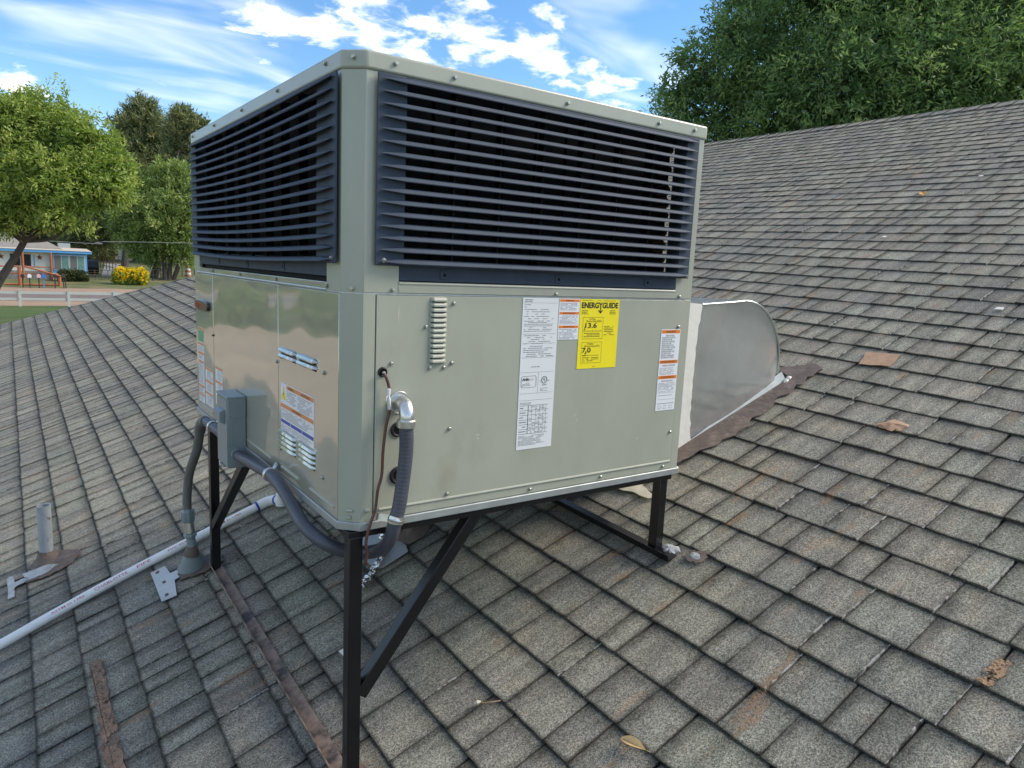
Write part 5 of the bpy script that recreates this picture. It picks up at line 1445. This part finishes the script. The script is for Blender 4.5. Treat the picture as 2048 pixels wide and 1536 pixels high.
# pines and leafy trees across the road
def gpt(u, v):
    d = ray(u, v); t = (G0 + GS * CC[1] - CC[2]) / (d[2] - GS * d[1])
    return CC + t * d, t * (d @ FW)
for (nm, lab, bx, lst, dp, sd, nt_, tp_) in (
    ('pine_tree', 'tall dark pine left of the air conditioner, the thicker of two', (249, 538), [(285, 225, 28, 0), (262, 262, 34, 0), (305, 265, 36, 0), (282, 310, 46, 0), (315, 325, 32, 1), (250, 325, 32, 0), (285, 365, 50, 0), (240, 285, 16, 0), (330, 290, 20, 0), (275, 405, 45, 0), (245, 440, 40, -2), (200, 455, 42, -2), (160, 462, 40, -2)], 92, 31, 4200, (285, 250)),
    ('pine_tree', 'slimmer olive pine partly behind the air conditioner', (306, 556), [(365, 240, 20, 0), (385, 265, 22, 0), (355, 270, 22, 0), (370, 300, 32, 0), (395, 310, 28, 0), (358, 335, 28, 0), (380, 350, 40, 0), (368, 400, 40, 0), (400, 260, 16, 0)], 84, 32, 3000, (370, 255))):
    b_, _ = gpt(*bx)
    t_top = at(*tp_, dp)
    tree(nm, lab, b_, lobes_px(lst, dp), 0.42, m_needle, m_bark_d, sd, nt_, 14, 0.95, 0.55, 0.095, group='pines across the road', top=t_top, inner=0.2, wob=0.30, up=0.8, aim=0.7, droop=-0.3, tint_shift=0.0, fill=700)
b_, d_ = gpt(330, 560)
tree('bushy_tree', 'round grey green bushy tree with several thin trunks beside the air conditioner', b_, lobes_px([(300, 395, 48, 0), (345, 375, 45, 0), (370, 420, 50, -1), (285, 430, 42, -1), (330, 440, 55, -2), (300, 480, 45, -1), (365, 480, 45, -1), (395, 400, 45, 0), (258, 460, 34, 0), (262, 400, 36, 0), (265, 430, 36, 0), (330, 352, 22, 0), (365, 350, 22, 0)], 76), 0.26, m_leaf_m, m_bark, 33, 4200, 12, 0.85, 0.36, 0.12, fill=900,
     top=[at(318, 440, 76), at(352, 445, 76), at(372, 450, 75)], inner=0.2, wob=0.2)
for i, (lst, dp, base, lab, mm_, sd) in enumerate((
    ([(150, 400, 60, 0), (215, 430, 45, 0), (130, 440, 50, 0), (190, 470, 38, 0), (100, 430, 60, 0)], 100, (185, 520), 'dark shaded tree behind the small blue trimmed house', m_needle, 41),
    ([(160, 492, 22, 0), (185, 492, 20, 0), (140, 488, 20, 0), (205, 495, 18, 0)], 105, (170, 508), 'low pale green shrub between the house and the pine trunk', m_leaf_m, 42),
    ([(400, 470, 50, 0), (450, 440, 60, 0), (420, 380, 60, 0), (500, 400, 80, 0)], 110, (430, 520), 'leafy tree mostly hidden behind the air conditioner', m_leaf_b, 43),
    ([(225, 470, 30, 0), (270, 480, 34, 0), (310, 470, 30, 0), (235, 500, 14, 0)], 130, (262, 512), 'far bright green tree seen between the trunks', m_leaf_b, 44),
    ([(340, 480, 40, 0), (385, 490, 36, 0), (300, 490, 24, 0)], 140, (350, 512), 'far dim green tree seen behind the thin trunks', m_leaf_m, 45))):
    b_ = at(*base, dp); b_[2] = gz(b_[1])
    tree('leafy_tree', lab, b_, lobes_px(lst, dp), 0.3, mm_, m_bark_d, sd, 1500, 11, 1.0, 0.55, 0.22, group='trees across the road', limbs=False, inner=0.2)
# neighbours further along the street, out of the frame to the left (the glossy panel mirrors them)
rt = np.random.default_rng(77)
for i, (x, y, h_) in enumerate(((-22, 74, 8), (-34, 78, 9), (-48, 72, 8), (-27, 96, 11), (-60, 84, 10), (-15, 84, 7))):
    z = gz(y)
    lob = [(x + rt.uniform(-2, 2), y + rt.uniform(-2, 2), z + h_ * q, 2.6, 2.6, 2.2) for q in (0.45, 0.6, 0.75, 0.85)]
    tree('street_tree', 'green street tree standing outside the left edge of the picture', (x, y, z), lob, 0.3, m_leaf_m, m_bark_d, 80 + i, 260, 10, 1.3, 0.9, 0.4, group='street trees beyond the picture', limbs=False)
for (x, y) in ((-11.0, 41.5), (-16.5, 43.0)):
    z = gz(y)
    tree('street_bush', 'round green bush on the lawn outside the left edge', (x, y, z), [(x, y, z + 0.9, 1.4, 1.4, 1.1)], 0.08, m_leaf_m, m_bark_d, 95, 320, 10, 0.5, 0.3, 0.14, group='bushes beyond the picture', limbs=False)

# ------------------------------------------------------------------ across the road
m_vinyl = mat('white_vinyl', (0.50, 0.52, 0.50), 0.5)
m_cream = mat('cream_wall', (0.68, 0.66, 0.59), 0.85, var=0.04, vs=2)
m_trimblue = mat('sky_blue_trim', (0.10, 0.33, 0.62), 0.6)
m_tanroof = mat('tan_shingle_roof', (0.245, 0.220, 0.190), 0.9, var=0.10, vs=3)
m_paleroof = mat('pale_eave_roof', (0.52, 0.45, 0.36), 0.9, var=0.06, vs=3)
m_glass = mat('dark_window_glass', (0.02, 0.022, 0.024), 0.08, spec=0.8)
m_curtain = mat('teal_curtain', (0.12, 0.24, 0.21), 0.5, spec=0.6, var=0.25, vs=6)
m_mesh = mat('grey_screen', (0.13, 0.14, 0.13), 0.6)
m_log = mat('orange_stained_log', (0.36, 0.115, 0.045), 0.6, var=0.18, vs=6)
m_star = mat('rusty_star', (0.22, 0.055, 0.025), 0.6)
m_stone = mat('grey_stone_base', (0.26, 0.25, 0.24), 0.9, var=0.3, vs=6)
m_postblk = mat('black_post', (0.025, 0.023, 0.022), 0.6)
def X8(zx, zy): return zx / 5.12, 440 + zy / 5.12
def wy(zx, zy, y):
    """point of the plane y = const behind a spot of the enlarged picture"""
    d = ray(*X8(zx, zy)); t = (y - CC[1]) / d[1]
    return CC + t * d

# white ranch fence
ff = thing('ranch_fence', 'white two rail ranch fence along the road', 'fence', (1.7, 52.4, gz(52.4)))
y_f = 52.4
for i in range(-10, 8):
    x = 0.41 + 2.565 * i
    z = gz(y_f)
    MB().box((x - 0.075, y_f - 0.075, z), (x + 0.075, y_f + 0.075, z + 1.02)).box((x - 0.095, y_f - 0.095, z + 1.02), (x + 0.095, y_f + 0.095, z + 1.05)).build('post', m_vinyl, ff)
    for zr in (0.46, 0.86):
        MB().box((x + 0.077, y_f - 0.025, z + zr - 0.075), (x + 2.488, y_f + 0.025, z + zr + 0.075)).build('rail', m_vinyl, ff)

# the little house
hy = 77.3
hg = gz(hy)
eave = wy(450, 325, 76.6)[2]
hx0, hxs, hx1 = wy(-260, 400, hy)[0], wy(528, 400, hy)[0], wy(888, 400, hy)[0]
ho = thing('ranch_house', 'small cream house with sky blue trim and a tan shingle roof across the road', 'house', (2.0, hy, hg))
MB().box((hx0, hy, hg), (hxs, hy + 8, eave - 0.06)).build('wall', m_cream, ho)
MB().box((hx0, hy - 0.12, hg), (hxs, hy - 0.02, hg + 0.75)).build('stone_skirt', m_stone, ho)
MB().box((hxs + 0.01, hy - 0.35, hg), (hx1, hy + 7.8, hg + 0.62)).build('porch_base', m_cream, ho)
MB().box((hxs + 0.01, hy - 0.33, hg + 0.625), (hx1 - 0.01, hy + 7.7, eave - 0.06)).build('blue_porch_wall', m_trimblue, ho)
ez = eave
x_l, x_r = hx0 - 0.5, wy(940, 340, 76.6)[0]
MB().box((x_l, 76.55, ez - 0.05), (x_r, 76.62, ez + 0.16)).build('fascia', m_trimblue, ho)
rxe = wy(615, 250, 80.5)[0]
zr1 = wy(300, 192, 81.0)[2]
MB().add([(x_l, 76.5, ez + 0.17), (x_r, 76.5, ez + 0.17), (x_r - 0.2, 79.0, ez + 0.42), (x_l, 79.0, ez + 0.46), (x_l, 85.8, ez + 0.2), (x_r, 85.8, ez + 0.2)], [(0, 1, 2, 3), (3, 2, 5, 4)]).build('eave_roof', m_paleroof, ho)
MB().add([(x_l, 77.6, ez + 0.30), (rxe, 77.6, ez + 0.30), (rxe - 1.3, 81.0, zr1), (x_l, 81.0, zr1), (x_l, 85.5, ez + 0.3), (rxe, 85.5, ez + 0.3)], [(0, 1, 2, 3), (3, 2, 5, 4), (1, 5, 2)]).build('roof', m_tanroof, ho)
def window(zx0, zx1, zy0, zy1, y, panes, trim, parent):
    a, b = wy(zx0, zy1, y), wy(zx1, zy0, y)
    w = MB().box((a[0], y - 0.05, a[2]), (b[0], y - 0.002, b[2])).build('window', trim, parent)
    n = len(panes)
    fw_ = 0.06
    for i, pm in enumerate(panes):
        x0 = a[0] + fw_ + (b[0] - a[0] - fw_) * i / n; x1 = a[0] + (b[0] - a[0] - fw_) * (i + 1) / n
        MB().box((x0, y - 0.062, a[2] + fw_), (x1, y - 0.052, b[2] - fw_)).build('pane', pm, w)
    return w
window(100, 320, 345, 470, hy, (m_glass, m_glass), m_vinyl, ho)
MB().box((wy(88, 0, hy)[0], hy - 0.03, wy(0, 470, hy)[2]), (wy(100, 0, hy)[0], hy - 0.004, wy(0, 345, hy)[2])).box((wy(320, 0, hy)[0], hy - 0.03, wy(0, 470, hy)[2]), (wy(332, 0, hy)[0], hy - 0.004, wy(0, 345, hy)[2])).build('blue_shutter', m_trimblue, ho)
window(552, 706, 360, 512, hy - 0.33, (m_mesh, m_curtain), m_vinyl, ho)
window(716, 868, 368, 516, hy - 0.33, (m_mesh, m_curtain), m_vinyl, ho)
def star(zx, zy, r):
    c = wy(zx, zy, hy - 0.06)
    pts = []
    for i in range(10):
        a = math.pi / 2 + math.pi * i / 5; rr = r if i % 2 == 0 else r * 0.42
        pts.append((c[0] + rr * math.cos(a), c[2] + rr * math.sin(a)))
    vs = [(x, hy - 0.02, z) for x, z in pts] + [(c[0], hy - 0.10, c[2])]
    return MB().add(vs, [(i, (i + 1) % 10, 10) for i in range(10)]).build('wall_star', m_star, None, smooth=0)
tag(star(405, 383, 0.27), 'rusty five pointed star on the cream wall right of the dark window', 'wall ornament')
tag(star(8, 372, 0.27), 'rusty five pointed star cut by the left edge of the picture', 'wall ornament')
c = wy(655, 295, 79.5)
rc = thing('rooftop_cooler', 'grey box shaped cooler on the house roof across the road', 'air cooler', (c[0], 79.5, ez + 0.4))
MB().box((c[0] - 0.48, 79.0, ez + 0.40), (c[0] + 0.48, 79.9, ez + 0.86)).build('cabinet', m_galv, rc)
MB().box((c[0] - 0.30, 79.1, ez + 0.25), (c[0] + 0.30, 79.8, ez + 0.40)).build('curb', m_star, rc)

# log porch rails
lf = thing('log_fence', 'orange stained log fence with a slanting top rail in front of the small house', 'fence', (2.2, 69.3, gz(69.3)))
def log(name, p, q, r): return MB().tube([p, q], r, 10).build(name, m_log, lf)
yl_ = 69.3
pA, pB = wy(207, 675, yl_), wy(613, 675, yl_)
for pz, top_ in ((pA, 478), (pB, 572)):
    tz_ = wy(207, top_, yl_)[2]
    log('log_post', (pz[0], yl_, gz(yl_)), (pz[0], yl_, tz_), 0.13)
p0 = wy(235, 470, yl_)
log('slanting_rail', (p0[0], yl_ - 0.15, p0[2]), (pB[0] + 0.1, yl_ - 0.15, wy(600, 575, yl_)[2]), 0.07)
log('rail', (-6.0, yl_, wy(0, 470, yl_)[2]), (pA[0], yl_, wy(0, 470, yl_)[2]), 0.06)
log('rail', (-6.0, yl_, wy(0, 545, yl_)[2]), (pB[0], yl_, wy(300, 548, yl_)[2]), 0.05)
log('rail', (pA[0] - 1.0, yl_, gz(yl_) + 0.12), (pB[0], yl_, gz(yl_) + 0.12), 0.08)
for zx in (235, 525):
    q = wy(zx, 460, hy - 0.7); log('porch_post', (q[0], hy - 0.7, hg), (q[0], hy - 0.7, eave - 0.05), 0.10)
log('porch_rail', (wy(235, 0, hy - 0.7)[0], hy - 0.7, wy(300, 478, hy - 0.7)[2]), (wy(525, 0, hy - 0.7)[0], hy - 0.7, wy(525, 484, hy - 0.7)[2]), 0.05)

# roadside mailboxes
for zx, c_, lab, hh in ((237, (0.02, 0.02, 0.02), 'black mailbox beside the tall log post', 0.16), (308, (0.75, 0.75, 0.72), 'plain white mailbox second from the log post', 0.17), (403, (0.62, 0.45, 0.40), 'pinkish white mailbox on a black post', 0.18), (452, (0.05, 0.16, 0.55), 'bright blue mailbox on a blue post', 0.16), (566, (0.03, 0.03, 0.03), 'black mailbox under the end of the slanting rail', 0.17), (655, (0.04, 0.035, 0.03), 'dark mailbox on two posts at the right end', 0.17)):
    ym = 67.2
    b_ = wy(zx, 697, ym); z = gz(ym)
    mt = thing('mailbox', lab, 'mailbox', (b_[0], ym, z), 'mailboxes along the road')
    pm = m_postblk if zx != 452 else mat('blue_post', (0.10, 0.22, 0.50), 0.5)
    zt_ = wy(zx, 590, ym)[2]
    MB().box((b_[0] - 0.035, ym - 0.035, z), (b_[0] + 0.035, ym + 0.035, zt_)).build('post', pm, mt)
    if zx == 655: MB().box((b_[0] + 0.10, ym - 0.03, z), (b_[0] + 0.17, ym + 0.03, zt_ - 0.1)).build('post', pm, mt)
    prof_ = [(b_[0] - 0.13, zt_), (b_[0] + 0.13, zt_), (b_[0] + 0.13, zt_ + 0.16)] + [(b_[0] + 0.13 * math.cos(a), zt_ + 0.16 + 0.12 * math.sin(a)) for a in np.linspace(0.3, math.pi - 0.3, 6)] + [(b_[0] - 0.13, zt_ + 0.16)]
    MB().prism(prof_, lambda a, q, h: (a, h, q), ym - 0.25, ym + 0.25).build('box', mat('mailbox_' + str(zx), c_, 0.5), mt)

# hedge and flowering bush
def bush(name, label, cat, px0, px1, ytop, ybase, yy, m, n, per, ln, wd, seed, petals=None):
    a, b = wy(px0, ybase, yy), wy(px1, ybase, yy)
    z = gz(yy); top_ = wy((px0 + px1) / 2, ytop, yy)[2]
    wdt = (b[0] - a[0]); h_ = top_ - z
    t = thing(name, label, cat, ((a[0] + b[0]) / 2, yy, z))
    lob = [(a[0] + wdt * f_, yy + rt.uniform(-0.3, 0.3), z + h_ * 0.45, wdt * 0.20, 0.9, h_ * 0.52) for f_ in (0.2, 0.4, 0.6, 0.8)]
    rng = np.random.default_rng(seed)
    mb = MB()
    for i in range(6): limb(mb, (a[0] + wdt * (0.3 + 0.08 * i), yy, z - 0.1), (a[0] + wdt * (0.15 + 0.14 * i), yy + 0.2, z + h_ * 0.7), 0.03, 0.01, rng, 5, 3)
    mb.build('stem', m_bark_d, t)
    leafy('foliage', lob, n, per, 0.25, ln, wd, m, rng, t, inner=0.3, wob=0.10)
    if petals:
        lob2 = [(x, y, zz + h_ * 0.10, rx * 1.03, ry * 1.03, rz_ * 1.0) for x, y, zz, rx, ry, rz_ in lob]
        leafy('blossom', lob2, int(n * 1.3), per, 0.16, 0.13, 0.11, petals, rng, t, inner=0.0, wob=0.10, up=0.6, tint_shift=0.1)
    return t
bush('clipped_hedge', 'low rounded dull green hedge under the blue framed windows', 'hedge', 590, 905, 518, 605, 77.0 - 1.2, m_hedge, 900, 9, 0.16, 0.08, 51)
bush('flowering_bush', 'bush covered in bright yellow flowers', 'flower bush', 1165, 1510, 505, 672, 73.2, m_leaf_b, 700, 9, 0.22, 0.08, 52, m_petal)

# farther fences, shed, barrel, wire
def post_fence(name, label, p, q, n, h_, rails, m, r=0.05):
    p, q = np.array(p), np.array(q)
    t = thing(name, label, 'fence', tuple(p))
    for i in range(n + 1):
        c_ = p + (q - p) * i / n
        z = gz(c_[1]) + 0.02
        MB().tube([(c_[0], c_[1], z), (c_[0], c_[1], z + h_)], r, 7).build('post', m, t)
    for f_ in rails:
        z0_, z1_ = gz(p[1]) + h_ * f_, gz(q[1]) + h_ * f_
        MB().tube([(p[0], p[1], z0_), (q[0], q[1], z1_)], r * 0.6, 6).build('rail', m, t)
    return t
m_pipe_r = mat('rusty_pipe', (0.10, 0.055, 0.035), 0.7)
g1, g2 = gpt(*X8(900, 430)), gpt(*X8(1500, 440))
post_fence('pipe_fence', 'long low brown pipe fence across the far pasture', (*g1[0][:2], 0), (*g2[0][:2], 0), 12, 1.25, (0.35, 0.68, 0.98), m_pipe_r, 0.045)
g1, g2 = gpt(*X8(1050, 515)), gpt(*X8(1260, 560))
post_fence('rail_fence', 'black rail fence along the pale driveway left of the yellow bush', (g1[0][0], g1[0][1] + 8, 0), (*g2[0][:2], 0), 9, 0.95, (0.5, 0.95), m_postblk, 0.04)
g1, g2 = gpt(*X8(905, 615)), gpt(*X8(1175, 618))
post_fence('mesh_fence', 'low rusty fence with mesh between the hedge and the yellow bush', (*g1[0][:2], 0), (*g2[0][:2], 0), 4, 0.95, (0.05, 0.28, 0.52, 0.75, 0.98), m_pipe_r, 0.03)
g1, g2 = gpt(*X8(1480, 640)), gpt(*X8(1990, 560))
post_fence('dark_fence', 'dark post fence right of the yellow bush just above the roof edge', (*g1[0][:2], 0), (*g2[0][:2], 0), 7, 1.2, (0.5, 0.95), m_postblk, 0.05)
pe = wy(1290, 400, 122)
sh_ = thing('shed', 'grey metal shed far off between the tree trunks', 'shed', (pe[0], 122, gz(122)))
xa, xb = wy(1262, 400, 122)[0], wy(1322, 400, 122)[0]
zt_ = wy(1290, 258, 122)[2]
MB().box((xa, 122, gz(122)), (xb, 128, zt_)).build('wall', mat('grey_metal_siding', (0.36, 0.36, 0.34), 0.6), sh_)
MB().add([(xa - 0.3, 121.6, zt_ + 0.01), (xb + 0.3, 121.6, zt_ - 0.3), (xb + 0.3, 128.4, zt_ - 0.3), (xa - 0.3, 128.4, zt_ + 0.01)], [(0, 1, 2, 3)]).build('roof', m_galv, sh_)
tr_ = thing('stock_trailer', 'dark stock trailer parked beside the grey shed', 'trailer', (wy(1410, 400, 120)[0], 120, gz(120)))
xa, xb = wy(1325, 400, 120)[0], wy(1490, 400, 120)[0]
MB().box((xa + 0.1, 120, gz(120) + 0.5), (xb, 122, gz(120) + 2.6)).build('body', mat('dark_trailer', (0.06, 0.07, 0.09), 0.5), tr_, 0.1)
MB().box((xa + 1.0, 119.95, gz(120) + 1.4), (xa + 2.2, 119.99, gz(120) + 2.2)).build('window', m_glass, tr_)
for k_ in (0.35, 0.6):
    MB().tube([(xa + (xb - xa) * k_, 119.9, gz(120) + 0.42), (xa + (xb - xa) * k_, 120.2, gz(120) + 0.42)], 0.42, 16).build('wheel', m_rubber, tr_)
bx_, _ = gpt(*X8(1925, 580))
ba = thing('traffic_barrel', 'orange and white traffic barrel beside the tree trunks', 'barrel', tuple(bx_))
rr_ = [0.36, 0.34, 0.32, 0.30, 0.28]
zz = gz(bx_[1])
for i in range(5):
    MB().tube([(bx_[0], bx_[1], zz + 0.24 * i), (bx_[0], bx_[1], zz + 0.24 * (i + 1) - 0.004)], [rr_[i], rr_[i] - 0.015], 14).build('band', m_log if i % 2 == 0 else m_vinyl, ba)
wz = wy(900, 226, 74)
pw = MB().tube(spline([(-30, 74, wz[2] + 0.55), (wy(600, 220, 74)[0], 74, wy(600, 221, 74)[2]), (wy(1000, 229, 74)[0], 74, wy(1000, 229, 74)[2]), (wy(1500, 226, 74)[0], 74, wy(1500, 227, 74)[2]), (40, 74, wz[2] + 1.2)], 8), 0.020, 5).build('power_line', mat('pale_wire', (0.30, 0.30, 0.30), 0.5), None)
tag(pw, 'thin power line crossing in front of the far trees', 'wire')
ob = wy(950, 485, 88)
MBt = MB().tube([(wy(890, 480, 88)[0], 88, gz(88) + 0.75), (wy(1005, 480, 88)[0], 88, gz(88) + 0.75)], 0.75, 14).build('water_tank', m_rubber, None)
tag(MBt, 'long black tank lying behind the corner of the small house', 'tank')

# ------------------------------------------------------------------ lettering: fit to width, then turn into meshes
bpy.context.view_layer.update()
for o, w in FIT:
    if o.dimensions.x > 0: o.scale.x = w / o.dimensions.x
bpy.context.view_layer.update()
dg = bpy.context.evaluated_depsgraph_get()
for o in [q for q in COL.objects if q.type == 'FONT']:
    me = bpy.data.meshes.new_from_object(o.evaluated_get(dg))
    m_ = o.data.materials[0]
    me.materials.clear(); me.materials.append(m_)
    nw = bpy.data.objects.new('lettering', me)
    COL.objects.link(nw)
    nw.parent = o.parent; nw.location = o.location; nw.rotation_euler = o.rotation_euler; nw.scale = o.scale
    bpy.data.objects.remove(o)
